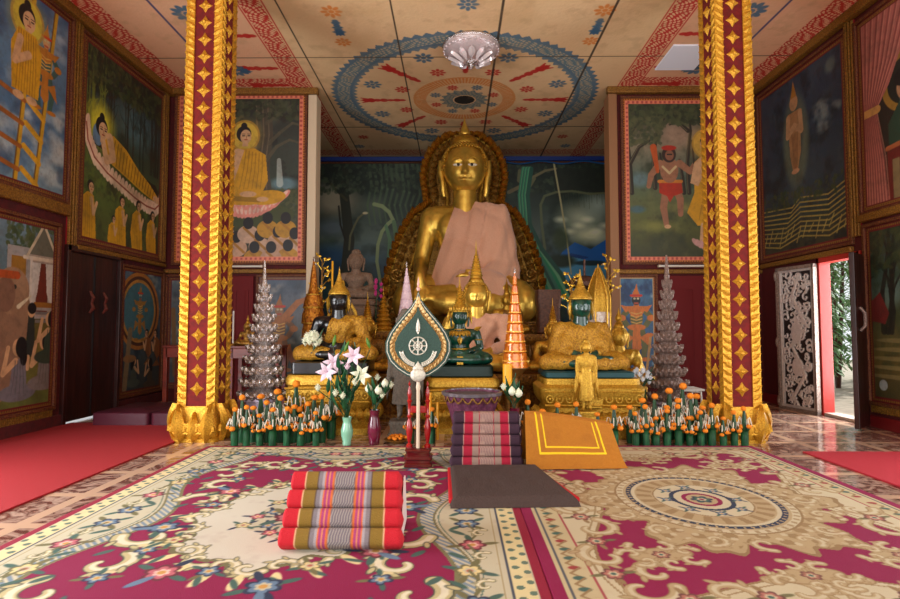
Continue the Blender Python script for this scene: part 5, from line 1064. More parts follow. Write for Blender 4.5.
# green-faced buddha wrapped in gold
cushion_block('teal_seat', (1.25, 5.40, .533), .41, .26, .06, mat('teal_cloth', (.03, .26, .28), .6, 0, .1, 30), 'teal cloth seat under the green-faced buddha')
seated_statue('green_faced_buddha_statue', (1.235, 5.47, .595), .80, 'green-faced seated buddha wholly wrapped in a gold robe and crown', JADE, ('lap', 'lap'), 'both', BROC, BROC, 'hat', GOLDB, None, .016, 1.05, curls=False)
for (nm, x, y, z, s, cr, lb, hs) in (
    ('gold_buddha_statue', -.985, 6.25, .515, .62, 'spire', 'gold seated buddha behind the right shoulder of the black-faced one', 1.15),
    ('gold_buddha_statue', 1.10, 6.25, .515, .60, 'spire', 'gold seated buddha at left behind the green-faced one', 1.05),
    ('gold_buddha_statue', 1.76, 5.98, .40, .64, 'flame', 'pale gold buddha with pointed shoulder cloth beside the blue guardian mural', 1.15),
    ('gold_buddha_statue', .66, 7.05, .93, .55, 'spire', 'small gold buddha between the orange cone and the green-faced buddha', 1.0),
    ('gold_buddha_statue', -.57, 7.05, .93, .42, 'flame', 'small gold buddha behind the pink-white cone', 1.0)):
    seated_statue(nm, (x, y, z), s, lb, GOLDB if x > 1.5 else GOLD, ('lap', 'lap'), 'left_long', GOLDB if x > 1.5 else GOLDP, None, cr, GOLD, GOLD, .024, hs, curls=False, faces=26)
pedestal((1.78, 5.98, 0), .21, .17, .40, 'small gold pedestal under the pale gold buddha', m_=GOLDB)
pedestal((-1.275, 7.10, .921), .27, .23, .435, 'dark pedestal lifting the brown stone figure', None, False, STONE)
# brown stone bust-like figure high at the left back
seated_statue('stone_buddha_statue', (-1.275, 7.12, 1.36), .62, 'bare brown stone seated figure with round head, high at left', STONE, ('lap', 'lap'), None, None, None, 'none', None, STONE, .02, 1.25, curls=False, faces=30)
# ------------------------------------------------------------------ standing figures
def standing(name, loc, h, label, m_, robe_m, crown=True, base=True, arms='down'):
    e = empty(name, loc, label, 'statue'); b = MB(); u = h/7.2
    b.ell((0, 0, 3.75*u), (.72*u, .5*u, .5*u)); b.ell((0, 0, 5.1*u), (.78*u, .48*u, .85*u)); b.cap((-.75*u, 0, 5.75*u), (.75*u, 0, 5.75*u), .3*u, .3*u); b.ell((0, 0, 4.4*u), (.58*u, .42*u, .6*u)); b.cap((0, 0, 5.9*u), (0, 0, 6.4*u), .27*u, .25*u)
    for s in (-1, 1):
        b.tube([(s*.36*u, 0, 3.6*u), (s*.36*u, -.03*u, 1.9*u), (s*.34*u, 0, .25*u)], [.42*u, .32*u, .2*u], 12); b.ell((s*.38*u, -.25*u, .14*u), (.2*u, .45*u, .14*u))
        if arms == 'down': b.tube([(s*.88*u, 0, 5.75*u), (s*1.05*u, .02*u, 4.5*u), (s*1.02*u, -.12*u, 3.4*u)], [.27*u, .22*u, .16*u], 10); b.ell((s*1.02*u, -.15*u, 3.1*u), (.12*u, .16*u, .3*u))
        else: b.tube([(s*.88*u, 0, 5.75*u), (s*1.0*u, .0*u, 4.7*u), (s*.2*u, -.6*u, 4.75*u)], [.27*u, .22*u, .16*u], 10); b.ell((s*.1*u, -.62*u, 4.8*u), (.25*u, .14*u, .16*u))
    b = organic(b, u*.16, 4); head_forms(b, (0, -.02*u, 6.75*u), u*.5/.118, 26)
    for s in (-1, 1):
        for k in range(4):
            if arms == 'down': b.tube([(s*1.02*u, (-.28+.09*k)*u, 2.95*u), (s*1.02*u, (-.28+.09*k)*u, 2.72*u), (s*1.0*u, (-.27+.09*k)*u, 2.55*u)], [.05*u, .045*u, .035*u], 5)
    b.build('body', m_, e, 60); hh = MB(); hair(hh, (0, -.02*u, 6.75*u), u*.5/.118, False, True); hh.build('hair', m_, e)
    r = MB(); r.lathe([(x*u, z*u) for x, z in ((.86, 1.1), (.88, 1.2), (.78, 2.2), (.74, 3.3), (.62, 4.2), (.60, 4.6), (.5, 4.7))], (0, 0, 0), 26, 11, .03, sy=.74); r.build('robe', robe_m, e, 60)
    for s in (-1, 1): w = MB(); w.leaf((s*.8*u, .1*u, 4.6*u), (s*1.25*u, .1*u, 1.3*u), .5*u, (0, -1, 0), .05, 8, thick=.25); w.build('sleeve_drape', robe_m, e, 60)
    if crown: c = MB(); flame_finial(c, 7.35*u, u*2.2); c.build('finial', m_, e, 50)
    if base: q = MB(); q.rrect([(.1*u, -1.2*u), (.1*u, -.9*u), (0, -.8*u), (-.05*u, -.5*u), (.05*u, -.2*u), (0, 0)], 1.0*u, .8*u, rad=.3*u); q.build('plinth', m_, e, 40)
    return e
standing('standing_monk_statue', (1.175, 5.0, .26), .60, 'small standing gold monk in front of the wide pedestal', GOLDB, GOLDB, False)
standing('standing_stone_statue', (-.47, 5.24, .14), .98, 'standing grey stone figure behind the leaf-shaped fan', GREYST, GREYST, False)
ORD = ['first', 'second', 'third', 'fourth', 'fifth', 'sixth', 'seventh', 'eighth', 'ninth', 'tenth', 'eleventh', 'twelfth', 'thirteenth', 'fourteenth', 'fifteenth', 'sixteenth']
# ------------------------------------------------------------------ offering trees and cones
def tier_tree(name, loc, h, r0, n, label, m_, z0=0, k0=13, base=None):
    e = empty(name, loc, label, 'offering tree')
    core = MB(); core.lathe([(r0*.5, z0), (.02, h*.9), (.008, h)], (0, 0, 0), 20); core.build('core', m_, e)
    for j in range(n):
        t = j/n; z = z0+(h*.86-z0)*t**.92; r = r0*(1-.86*t); dz = (h-z0)/n; m = MB(); k = max(6, int(k0*(1-.45*t)))
        m.lathe([(r*.52, z), (r*.86, z+dz*.14), (r*1.0, z+dz*.36), (r*.92, z+dz*.56), (r*.66, z+dz*.72), (r*.50, z+dz)], (0, 0, 0), k*4, k, .05)
        for ring in (0, 1):
            for i in range(k):
                a = 2*pi*(i+.5*ring)/k; rr = r*(.84+.10*ring); zz = z+dz*(.10+.22*ring)
                m.leaf((rr*cos(a), rr*sin(a), zz), ((rr+r*.10)*cos(a), (rr+r*.10)*sin(a), zz+dz*.42), 5.0*r/k, (cos(a), sin(a), 0), .25, 4, thick=.3)
        m.build('leaf_tier', m_, e, 50)
    f = MB(); f.lathe([(.022, h*.86), (.03, h*.88), (.012, h*.90), (.022, h*.925), (.010, h*.94), (.016, h*.955), (.006, h*.97), (.001, h)], (0, 0, 0), 12); f.build('finial', m_, e)
    if base: b = MB(); b.lathe(base, (0, 0, 0), 28); b.build('base', mat('lilac_foil', (.74, .70, .78), .25, .4, .3, 40), e, 40)
    return e
tier_tree('silver_offering_tree', (-1.87, 5.42, 0), 1.66, .215, 11, 'silver tiered offering tree by the left pillar', SILVER, .30, 18, [(.17, 0), (.17, .04), (.155, .05), (.155, .29), (.19, .30), (.19, .33)])
tier_tree('pewter_offering_tree', (2.10, 5.50, 0), 1.72, .185, 11, 'dull pewter tiered offering tree by the right pillar', SILVERB, .26, 20, [(.15, 0), (.13, .04), (.13, .24), (.17, .26), (.17, .29)])
def cone(name, loc, prof, label, m_, rings=(), rm=None, stand=None, smat=None, seg=28):
    e = empty(name, loc, label, 'offering cone'); b = MB(); b.lathe(prof, (0, 0, 0), seg); b.build('cone', m_, e, 40)
    for k, (r, z) in enumerate(rings): t = MB(); t.lathe([(r*.97, z-.008), (r*1.05, z-.004), (r*1.05, z+.004), (r*.95, z+.010)], (0, 0, 0), seg, seg//2, .03); t.build('band', rm or m_, e)
    if stand: s_ = MB(); s_.lathe(stand, (0, 0, 0), 20); s_.build('stand', smat or GOLDP, e, 40)
    tip = MB(); z = prof[-1][1]; tip.lathe([(.006, z-.01), (.014, z+.01), (.005, z+.02), (.009, z+.03), (.001, z+.05)], (0, 0, 0), 10); tip.build('tip', SILVER, e)
    return e
ORF = mat('orange_foil', (.88, .50, .10), .22, .25, .4, 26, col2=(.72, .34, .05), coat=.7)
cp = [(.128, .62), (.122, .66)]+[p for k in range(9) for p in ((.118-.0118*k, .68+.092*k), (.112-.0118*k, .755+.092*k), (.098-.0118*k, .762+.092*k))]+[(.004, 1.53)]
cone('orange_offering_cone', (.575, 5.32, 0), cp, 'tall glossy orange cone beside the jade figure', ORF, [(.116-.0118*k, .685+.092*k) for k in range(9)], mat('orange_rim', (.98, .72, .28), .3, .2), [(.14, 0), (.10, .04), (.035, .08), (.03, .3), (.04, .34), (.03, .38), (.03, .52), (.10, .60), (.13, .615), (.13, .625)], mat('brown_gilt_stand', (.50, .34, .16), .4, .3))
PKC = mat('pinkish_white_paper', (.86, .76, .78), .5, 0, .4, 40, col2=(.78, .66, .70))
cp = [(.14, .86)]+[p for k in range(9) for p in ((.132-.0142*k, .87+.088*k), (.122-.0142*k, .95+.088*k), (.112-.0142*k, .956+.088*k))]+[(.003, 1.68)]
cone('pale_offering_cone', (-.53, 6.08, 0), [(r, z) for r, z in cp], 'pinkish-white ribbed paper cone behind the leaf-shaped fan', PKC, [(.130-.0142*k, .875+.088*k) for k in range(9)], PKC, [(.11, .502), (.09, .53), (.04, .56), (.04, .80), (.13, .85), (.13, .865)])
cone('gilt_leaf_cone', (-1.555, 6.08, 0), [(.095, .502), (.095, .52), (.07, .54), (.07, .86), (.115, .90), (.12, .96), (.105, 1.03), (.125, 1.06), (.118, 1.15), (.10, 1.2), (.108, 1.24), (.09, 1.33), (.06, 1.38), (.045, 1.45), (.028, 1.62), (.006, 1.74)], 'gilded cone of pressed leaves left of the black-faced buddha', mat('pressed_gilt', (.82, .54, .16), .35, .6, 1.0, 38, col2=(.60, .32, .08)), [(.118, .9), (.12, 1.05), (.108, 1.22), (.075, 1.36)], GOLDB)
# pearl-sided crown cone
e = empty('pearl_crown_cone', (1.66, 6.42, .0), 'pearl white cone with gold petal crown behind the green-faced buddha', 'offering cone')
WP = mat('pearl_foil', (.86, .82, .78), .25, .3, .6, 30, col2=(.74, .62, .55))
m = MB(); m.lathe([(.10, .0), (.09, .30), (.085, .5), (.10, .70), (.115, .95), (.118, 1.15), (.112, 1.26)], (0, 0, 0), 24, 6, .05); m.build('sleeve', WP, e, 50)
m = MB()
m.lathe([(.121, 1.18), (.125, 1.22), (.124, 1.32), (.108, 1.42), (.075, 1.53), (.035, 1.62), (.012, 1.68)], (0, 0, 0), 36, 6, .06)
for k in range(6):
    a = 2*pi*k/6; m.tube([((r_+.008)*cos(a), (r_+.008)*sin(a), z_) for r_, z_ in ((.118, .7), (.122, 1.0), (.128, 1.25), (.126, 1.36), (.096, 1.48), (.05, 1.6), (.01, 1.69))], .010, 6)
m.ell((0, 0, 1.69), (.010, .010, .05)); m.build('petal_crown', GOLD, e, 50)
# small tiered stupa
e = empty('stupa', (-.89, 6.90, .921), 'small ringed gold stupa beside the pink orchid', 'stupa'); pr = [(.12, 0), (.12, .04)]
for k in range(8): r = .105-.011*k; z = .05+.055*k; pr += [(r, z), (r+.012, z+.012), (r, z+.03), (r-.02, z+.045)]
m = MB(); m.lathe(pr+[(.006, .50), (.001, .60)], (0, 0, 0), 20); m.build('spire', GOLD, e, 40)
m = MB(); m.rrect([(.02, 0), (.02, .03), (0, .035)], .12, .12); m.build('base', GOLDP, e)
# gilt filigree trees
GLM = mat('thin_gilt_leaf', (.90, .72, .24), .3, .7)
def filigree(loc, label, seed, h=.95):
    g = random.Random(seed); e = empty('filigree_tree', loc, label, 'offering tree', 'gilt filigree trees'); t = MB(); t.lathe([(.07, 0), (.06, .02), (.012, .05), (.010, h*.8), (.004, h)], (0, 0, 0), 10); t.build('stem', GOLDP, e)
    for k in range(12):
        a = g.uniform(0, 2*pi); z = h*(.35+.055*k); L_ = .15*(1.15-k/14); m = MB(); p = (L_*cos(a), L_*sin(a), z+.08); m.tube([(0, 0, z), (p[0]*.6, p[1]*.6, z+.07), p], .004, 5)
        for q in range(5): b_ = g.uniform(0, 2*pi); m.leaf(p, (p[0]+.045*cos(b_), p[1]+.045*sin(b_), p[2]+g.uniform(-.01, .045)), .028, (0, -1, .2), .2, 3)
        m.build('branch', GLM, e, 50)
        if k % 3 == 0: w = MB(); w.ell((p[0], p[1]-.01, p[2]), .011, 8, 6); w.build('jewel', WHITE, e)
    return e
filigree((-1.68, 6.98, .921), 'gilt filigree tree with white beads, high on the left', 3); filigree((1.93, 6.98, .921), 'gilt filigree tree with white beads, high on the right', 4)
filigree((1.46, 6.95, .921), 'gilt filigree tree beside the brown tiered parasol', 8, .7)
def candle(loc, r, h, label, m_, base=None):
    e = empty('candle', loc, label, 'candle'); m = MB(); m.lathe([(r, 0), (r, h-.006), (r*.8, h)], (0, 0, 0), 16); m.build('wax', m_, e, 40); w = MB(); w.tube([(0, 0, h-.004), (.002, 0, h+.014)], .0018, 5); w.build('wick', BLACK, e)
    if base: b = MB(); b.lathe(base, (0, 0, 0), 18); b.build('holder', GOLDP, e, 40)
YW = mat('yellow_wax', (.95, .68, .12), .4, 0)
candle((.475, 5.05, .44), .042, .235, 'thick yellow candle in front of the orange cone', YW, [(.07, -.44), (.06, -.40), (.02, -.37), (.02, -.05), (.05, -.01), (.05, 0)])
candle((-.222, 5.0, .0), .016, .42, 'slender yellow candle just right of the fan pole', YW, None)
candle((-.155, 5.03, .0), .013, .33, 'shorter slender yellow candle right of the fan pole', YW, None)
candle((-1.60, 7.22, .921), .014, .95, 'tall yellow taper among the left filigree branches', YW, None)
# brown parasol, barrel
BRN = mat('bronze_brown', (.36, .22, .15), .5, .3, .4, 40, col2=(.26, .15, .11))
e = empty('tiered_parasol', (1.68, 7.18, .921), 'dark brown tiered parasol on a pole before the lake mural', 'parasol')
m = MB(); m.lathe([(.08, 0), (.07, .03), (.014, .05), (.014, .96)], (0, 0, 0), 12); m.build('pole', BRN, e)
for z, r in ((.66, .20), (.50, .16)): m = MB(); m.lathe([(r*.9, z-.06), (r, z-.05), (r*1.03, z), (r*.85, z+.055), (r*.3, z+.085), (.015, z+.09)], (0, 0, 0), 28, 14, .03); m.build('canopy', BRN, e)
m = MB(); m.rrect([(0, 0), (.01, .02), (0, .04), (-.01, .3), (.01, .45), (.0, .55)], .15, .12, rad=.05)
tag(m.build('bronze_urn', BRN, None, 40, loc=(1.17, 6.98, .921)), 'dark bronze urn left of the brown parasol', 'urn')
# ------------------------------------------------------------------ ceremonial fan on its red stand
RS = mat('red_turned_wood', (.62, .05, .06), .25, 0, .05, 20, coat=.6)
FX, FY = -.262, 4.03
e = empty('fan_stand', (FX, FY, .018), 'red turned wooden stand holding the ceremonial fan upright', 'stand')
m = MB(); m.rrect([(.0, 0), (.0, .02), (-.008, .028), (-.008, .045), (.002, .052), (.002, .062), (-.014, .075), (-.014, .10), (-.006, .112), (-.02, .125)], .10, .08, rad=.02); m.build('base', mat('dark_red_lacquer', (.34, .06, .06), .25, 0, .05, 20, coat=.6), e, 40)
for s in (-1, 1):
    m = MB(); m.lathe([(.022, .125), (.024, .14), (.010, .155), (.018, .19), (.024, .24), (.020, .30), (.010, .33), (.020, .345), (.010, .36), (.012, .44), (.020, .455), (.010, .47), (.016, .50), (.012, .53), (.004, .56), (.010, .575), (.001, .60)], (s*.065, 0, 0), 14); m.build('post', RS, e)
m = MB(); m.box((0, 0, .395), (.115, .04, .05)); m.build('crossbar', RS, e, 0, bevel=.008)
e = empty('ceremonial_fan', (FX, FY, .195), 'green leaf-shaped ceremonial fan with gold border and wheel emblem', 'fan')
m = MB(); m.lathe([(.013, -.05), (.013, .36), (.018, .38), (.013, .40), (.012, .46), (.02, .48), (.012, .50)], (0, -.036, 0), 12); m.build('pole', mat('ivory_pole', (.84, .76, .66), .35), e)
def leafshape(k, dz=0): # pointed leaf outline
    pts = [(0, .645), (.018, .585), (.05, .535), (.10, .475), (.155, .41), (.205, .34), (.235, .27), (.235, .20), (.205, .13), (.15, .075), (.08, .03), (0, .01)]
    pts = pts+[(-x, z) for x, z in pts[::-1][1:-1]]; c = .26; return [(x*k, c+(z-c)*k+.43+dz) for x, z in pts]
F0 = mat('fan_green', (.13, .27, .22), .55, 0, .3, 90, col2=(.10, .22, .18)); F1 = mat('fan_gilt', (.74, .58, .30), .4, .4, .8, 110, col2=(.52, .34, .18)); F2 = mat('fan_grey_green', (.36, .42, .36), .6, 0, .4, 80); FS = mat('fan_silver', (.80, .78, .72), .35, .4, .4, 90)
for nm, k, y0, y1, m_ in (('rim', 1, -.006, .010, F0), ('pale_edge', .955, -.009, -.006, FS), ('green_border', .93, -.012, -.009, F0), ('gilt_border', .86, -.015, -.012, F1), ('centre_panel', .70, -.018, -.015, F0)):
    m = MB(); m.prism(leafshape(k), y0-.05, y1-.05); m.build(nm, m_, e, 0)
m = MB(); cz = .675
for r_ in (.062, .030): m.tube([(r_*cos(a), -.071, cz+r_*sin(a)) for a in [2*pi*i/32 for i in range(33)]], .005, 6)
for k in range(8): a = pi/4*k; m.tube([(.012*cos(a), -.071, cz+.012*sin(a)), (.060*cos(a), -.071, cz+.060*sin(a))], .005, 6)
m.ell((0, -.071, cz), (.014, .006, .014))
for s in (-1, 1):
    for r_ in (.105, .125): m.tube([(s*r_*cos(a)*1.05, -.070, cz-.02+r_*sin(a)) for a in [-1.35+.1*i for i in range(13)]], .005, 6)
    for i in range(9): a = -1.3+.13*i; m.ell((s*.115*cos(a)*1.05, -.070, cz-.02+.115*sin(a)), (.008, .004, .008), 6, 5)
m.leaf((0, -.071, cz+.08), (0, -.071, cz+.20), .03, (0, -1, 0), .1, 5); m.build('wheel_emblem', FS, e)
m = MB()
for i in range(44):
    a = 2*pi*i/44; p = leafshape(.785); q = p[i//2 % len(p)]; q2 = p[(i//2+1) % len(p)]; f = .5*(i % 2); x, z = q[0]+(q2[0]-q[0])*f, q[1]+(q2[1]-q[1])*f; m.leaf((x, -.066, z), (x*1.08, -.068, .69+(z-.69)*1.09+.01), .03, (0, -1, 0), .2, 3)
m.build('border_scrolls', mat('scroll_cream', (.86, .72, .48), .5), e)
m = MB(); m.ell((0, -.075, .47), (.055, .02, .05), 20, 12); m.lathe([(.05, .47), (.035, .50), (.04, .52), (.02, .54), (.001, .565)], (0, -.07, 0), 14, sy=.4); m.build('socket', FS, e)
m = MB(); m.lathe([(.01, 1.07), (.014, 1.09), (.006, 1.10), (.010, 1.115), (.001, 1.17)], (0, -.05, 0), 10); m.build('finial', mat('fan_pink_tip', (.80, .62, .58), .4), e)
# ------------------------------------------------------------------ bowl, vases, plate
e = empty('pleated_bowl', (.145, 4.74, 0), 'large plum pleated offering bowl behind the plum cushion', 'bowl'); PB_ = mat('plum_pleated_cloth', (.44, .22, .32), .5, 0, .4, 40, col2=(.33, .14, .24))
m = MB(); m.lathe([(.14, 0), (.12, .03), (.09, .06), (.12, .10), (.155, .16), (.19, .30), (.225, .40), (.245, .455), (.235, .455), (.21, .40), (.0, .39)], (0, 0, 0), 72, 18, .025); m.build('body', PB_, e, 60)
m = MB(); m.lathe([(.236, .43), (.252, .436), (.254, .462), (.238, .466), (.232, .44)], (0, 0, 0), 72, 18, .02); m.build('rim', mat('grey_rim', (.42, .38, .40), .35, .3), e)
m = MB()
for k in range(18): a = 2*pi*k/18; m.tube([(.236*cos(a+t*.35-.175), .236*sin(a+t*.35-.175), .43-.045*sin(pi*t)) for t in [i/6 for i in range(7)]], .007, 5)
m.build('garland_swag', GOLDP, e)
def lathe_v(name, loc, prof, m_, label, cat='vase', seg=28): return tag((lambda m: m.build(name, m_, None, 50, loc=loc))(MB().lathe(prof, (0, 0, 0), seg)), label, cat)
CEL = mat('celadon_glaze', (.52, .74, .62), .15, 0, .05, 10, coat=.5); MGL = mat('maroon_glaze', (.44, .10, .22), .15, 0, .05, 10, coat=.5, col2=(.30, .05, .12))
lathe_v('celadon_vase', (-.925, 4.80, 0), [(.034, 0), (.038, .01), (.036, .03), (.050, .08), (.052, .12), (.040, .17), (.033, .19), (.040, .225), (.044, .235), (.038, .235), (.028, .20)], CEL, 'pale celadon green vase holding the lilies')
lathe_v('maroon_vase', (-.69, 4.80, 0), [(.040, 0), (.045, .01), (.044, .03), (.058, .10), (.058, .15), (.044, .22), (.038, .255), (.044, .29), (.048, .295), (.040, .295), (.03, .26)], MGL, 'glossy maroon vase holding white lotus buds')
def rose(m, c, r, seed=0, mi=0):
    for j, (q, n) in enumerate(((1, 6), (.75, 5), (.5, 4))):
        for k in range(n): a = 2*pi*k/n+j+seed; m.leaf((c[0], c[1], c[2]-r*.5), (c[0]+r*.75*q*cos(a), c[1]+r*.75*q*sin(a), c[2]+r*(.35+.35*j)), r*1.0*q, (cos(a), sin(a), .2), -.45, 5, mi, thick=.2)
def bud(m, c, r, mi=0): m.lathe([(r*z_[0], c[2]+r*z_[1]) for z_ in ((.3, -1.1), (.8, -.6), (1, 0), (.75, .6), (.3, 1.1), (.02, 1.4))], (c[0], c[1], 0), 10, 5, .06, mi)
def flower(name, base, top, kind, fm, label, cat='flower', group=None, leaves_=1, sd=0):
    e = empty(name, base, label, cat, group); b = Vector(base); t = Vector(top)-b; mid = t*.55+Vector((t.x*-.12, t.y*-.12, 0)); m = MB(); m.tube([(0, 0, 0), mid, t-Vector((0, 0, .01))], .0042, 6); m.build('stem', LEAFD, e)
    g = random.Random(sd); m = MB()
    for k in range(leaves_): f = .35+.25*k; p = mid*(f/.55); a = g.uniform(0, 2*pi); m.leaf(p, (p.x+.07*cos(a), p.y+.05*sin(a), p.z+.15), .038, (cos(a), sin(a), .5), .2, 5)
    if leaves_: m.build('leaf', LEAF, e, 60)
    m = MB(); c = tuple(t)
    if kind == 'rose': rose(m, c, .038, sd)
    elif kind == 'bud': bud(m, c, .033)
    elif kind == 'lilybud': m.lathe([(.004, 0), (.013, .02), (.016, .05), (.010, .085), (.001, .10)], c, 8, axis=Matrix.Rotation(g.uniform(-.5, .5), 3, 'Y')); fm = LEAFL
    elif kind == 'lily':
        ax = (g.uniform(-.5, .5), -1, g.uniform(.2, .8))
        for k in range(6):
            a = pi/3*k+sd; d = Vector((cos(a), -.35, sin(a))); m.leaf(c, Vector(c)+d*.098, .044, (0, -1, 0), .25, 6, thick=.15)
        m.tube([c, Vector(c)+Vector((.005, -.05, .01))], .003, 5)
    m.build('blossom' if kind not in ('bud', 'lilybud') else 'bud', fm, e, 60); return e
V1 = (-.925, 4.80, .21)
for i, (x, z, y, k, f, lb) in enumerate(((-1.10, .62, 4.80, 'lily', PINKF, 'pale lilac lily leaning far left of the celadon vase'), (-1.05, .70, 4.84, 'lily', PINKF, 'lilac lily just above the leftmost one in the celadon vase'), (-.87, .76, 4.80, 'lily', PINKF, 'topmost open lilac lily over the celadon vase'), (-.92, .66, 4.76, 'rose', PINKF, 'pink-white bloom in the middle of the lily spray'),
    (-.80, .60, 4.78, 'lily', WHITEF, 'large white lily at the right of the celadon vase'), (-1.17, .48, 4.76, 'rose', WHITEF, 'cream bloom hanging lowest left of the lily spray'), (-1.01, .44, 4.72, 'rose', WHITEF, 'cream rose just left above the celadon vase rim'), (-.945, .42, 4.70, 'rose', WHITEF, 'cream rose centred above the celadon vase rim'),
    (-1.06, .84, 4.84, 'lilybud', LEAFL, 'leftmost closed green-yellow lily bud'), (-.96, .79, 4.84, 'lilybud', LEAFL, 'middle closed green-yellow lily bud'), (-.74, .82, 4.84, 'lilybud', LEAFL, 'rightmost closed green-yellow lily bud'), (-.85, .53, 4.74, 'rose', WHITEF, 'white rose low between the two vases'))):
    flower('lily' if 'lily' in k else 'rose', V1, (x, y, z), k, f, lb, 'flower', 'flowers in the celadon vase', 3, i)
V2 = (-.69, 4.80, .27)
for i, (x, z, y, lb) in enumerate(((-.74, .48, 4.78, 'leftmost white lotus bud in the maroon vase'), (-.67, .56, 4.82, 'topmost white lotus bud in the maroon vase'), (-.60, .52, 4.79, 'white lotus bud at upper right of the maroon vase'), (-.55, .50, 4.80, 'rightmost white lotus bud in the maroon vase'), (-.65, .47, 4.74, 'frontmost white lotus bud in the maroon vase'), (-.62, .42, 4.76, 'lowest white lotus bud in the maroon vase'))):
    flower('lotus', V2, (x, y, z), 'rose' if i % 2 else 'bud', WHITEF, lb, 'flower', 'flowers in the maroon vase', 2, i+20)
lathe_v('plum_vase', (.50, 4.70, 0), [(.05, 0), (.045, .02), (.06, .10), (.05, .2), (.04, .30), (.045, .33), (.03, .33)], MGL, 'plum vase half hidden behind the plum cushion')
for i, (x, z, k, lb) in enumerate(((.405, .50, 'rose', 'open white lotus above the plum cushion, leftmost'), (.475, .47, 'bud', 'white-green lotus bud above the plum cushion, middle'), (.53, .455, 'bud', 'white-green lotus bud above the plum cushion, rightmost'))): flower('lotus', (.50, 4.70, .31), (x, 4.66, z), k, WHITEF, lb, 'flower', 'flowers behind the plum cushion', 3, i+30)
def marigold(m, c, r, mi=0): m.ell(c, (r, r, r*.82), 14, 9, mi=mi, f=lambda d: 1+.09*cos(9*math.atan2(d.y, d.x))*cos(7*d.z))
e = empty('flower_plate', (-.50, 4.88, 0), 'brass plate heaped with marigolds beside the maroon vase', 'plate'); m = MB(); m.lathe([(.06, 0), (.07, .01), (.115, .03), (.12, .034), (.11, .036), (.06, .02)], (0, 0, 0), 28); m.build('plate', GOLDP, e)
g_ = random.Random(5)
for k in range(16): m = MB(); a = 2.4*k; r_ = .020*math.sqrt(k); marigold(m, (r_*cos(a)*1.1, r_*sin(a), .048+.012*(k < 6)), .018); tag(m.build('marigold', MARI, None, 60, loc=(-.50, 4.88, 0)), ['orange marigold head at the heart of the brass plate', 'orange marigold head beside the middle one on the brass plate'][k > 0] if k < 2 else f'orange marigold head on the brass plate, {ORD[k-2]} outward from its middle', 'marigold', 'marigolds on the brass plate')
# ------------------------------------------------------------------ marigold offerings in folded banana leaf
def offering_meshes(seed):
    g = random.Random(seed); P = {}
    m = MB(); m.lathe([(.026, 0), (.029, .01), (.031, .09), (.030, .12), (.034, .125), (.02, .13)], (0, 0, 0), 14, 7, .05)
    P['leaf_cup'] = [(m, LEAF)]
    m = MB(); m.lathe([(.030, .13), (.018, .20), (.010, .27), (.004, .30)], (0, 0, 0), 10, 5, .12)
    for k in range(6): a = pi/3*k; m.leaf((.026*cos(a), .026*sin(a), .12), (.060*cos(a), .060*sin(a), .19), .03, (cos(a), sin(a), .3), .2, 4)
    P['leaf_cone'] = [(m, LEAFD)]
    P['marigold'] = []
    m = MB(); marigold(m, (.004, 0, .295), .0235); P['marigold'].append((m, MARI))
    for k in range(5):
        a = 2*pi*k/5+g.uniform(-.3, .3)-pi/2; z = .135+g.uniform(0, .03); m = MB(); marigold(m, (.048*cos(a), .048*sin(a), z), .022*g.uniform(.8, 1.2)); P['marigold'].append((m, MARI))
    P['bead_spray'] = []
    m = MB()
    for k in range(6):
        a = 2*pi*k/6+g.random(); p = (.046*cos(a), .046*sin(a), .205+.03*g.random()); q = (.060*cos(a), .060*sin(a), .165)
        m.tube([(.02*cos(a), .02*sin(a), .15), (p[0]*.7, p[1]*.7, .215), p], .0022, 5)
        m.tube([p, q], .0032, 5)
    P['bead_spray'].append((m, BEAD))
    return {k: [(mm.mesh(k, mt, 60)) for mm, mt in v] for k, v in P.items()}
OM = [offering_meshes(s) for s in (1, 2, 3)]; GR = 'marigold offerings along the altar front'
def offering(x, y, s, k, label, grp):
    e = empty('marigold_offering', (x, y, 0), label, 'flower offering', grp, rz=k*1.3)
    for nm, ms in OM[k % 3].items():
        for me in ms: o = bpy.data.objects.new(nm, me); C.objects.link(o); o.parent = e
    e.scale = (s, s, s*(1.0+.13*((k*7) % 3-1))); return e
def X_at(px, Y): return (px-454.8)*Y/555
def row(pxs, Y, s, what, off=0, jit=.02):
    g = random.Random(off)
    for i, px in enumerate(pxs): yy = Y+g.uniform(-jit, jit); offering(X_at(px, yy), yy, s*g.uniform(.94, 1.06), i+off, f'marigold offering in green leaf cup, {ORD[i]} from left, {what}', what)
row([236, 248, 261, 274, 288, 302, 317], 4.735, 1.0, 'left front row', 1, .008)
row([243, 255, 268, 281, 295, 309, 323], 4.90, 1.15, 'left second row', 11, .01)
row([262, 279, 297, 315, 332], 5.07, 1.42, 'left back row', 21, .008)
row([633, 643, 653, 664, 675, 686, 697, 708, 719, 730, 740], 4.735, .98, 'right front row', 31, .008)
row([628, 640, 652, 664, 676, 688, 699], 4.89, 1.2, 'right second row', 51, .01)
row([667, 680, 693], 5.06, 1.45, 'right back row', 61, .008)
row([527, 541, 556, 575, 596, 612], 4.74, 1.1, 'row behind the ochre cloth', 71)
row([411, 432], 4.86, 1.0, 'centre row by the fan stand', 81)
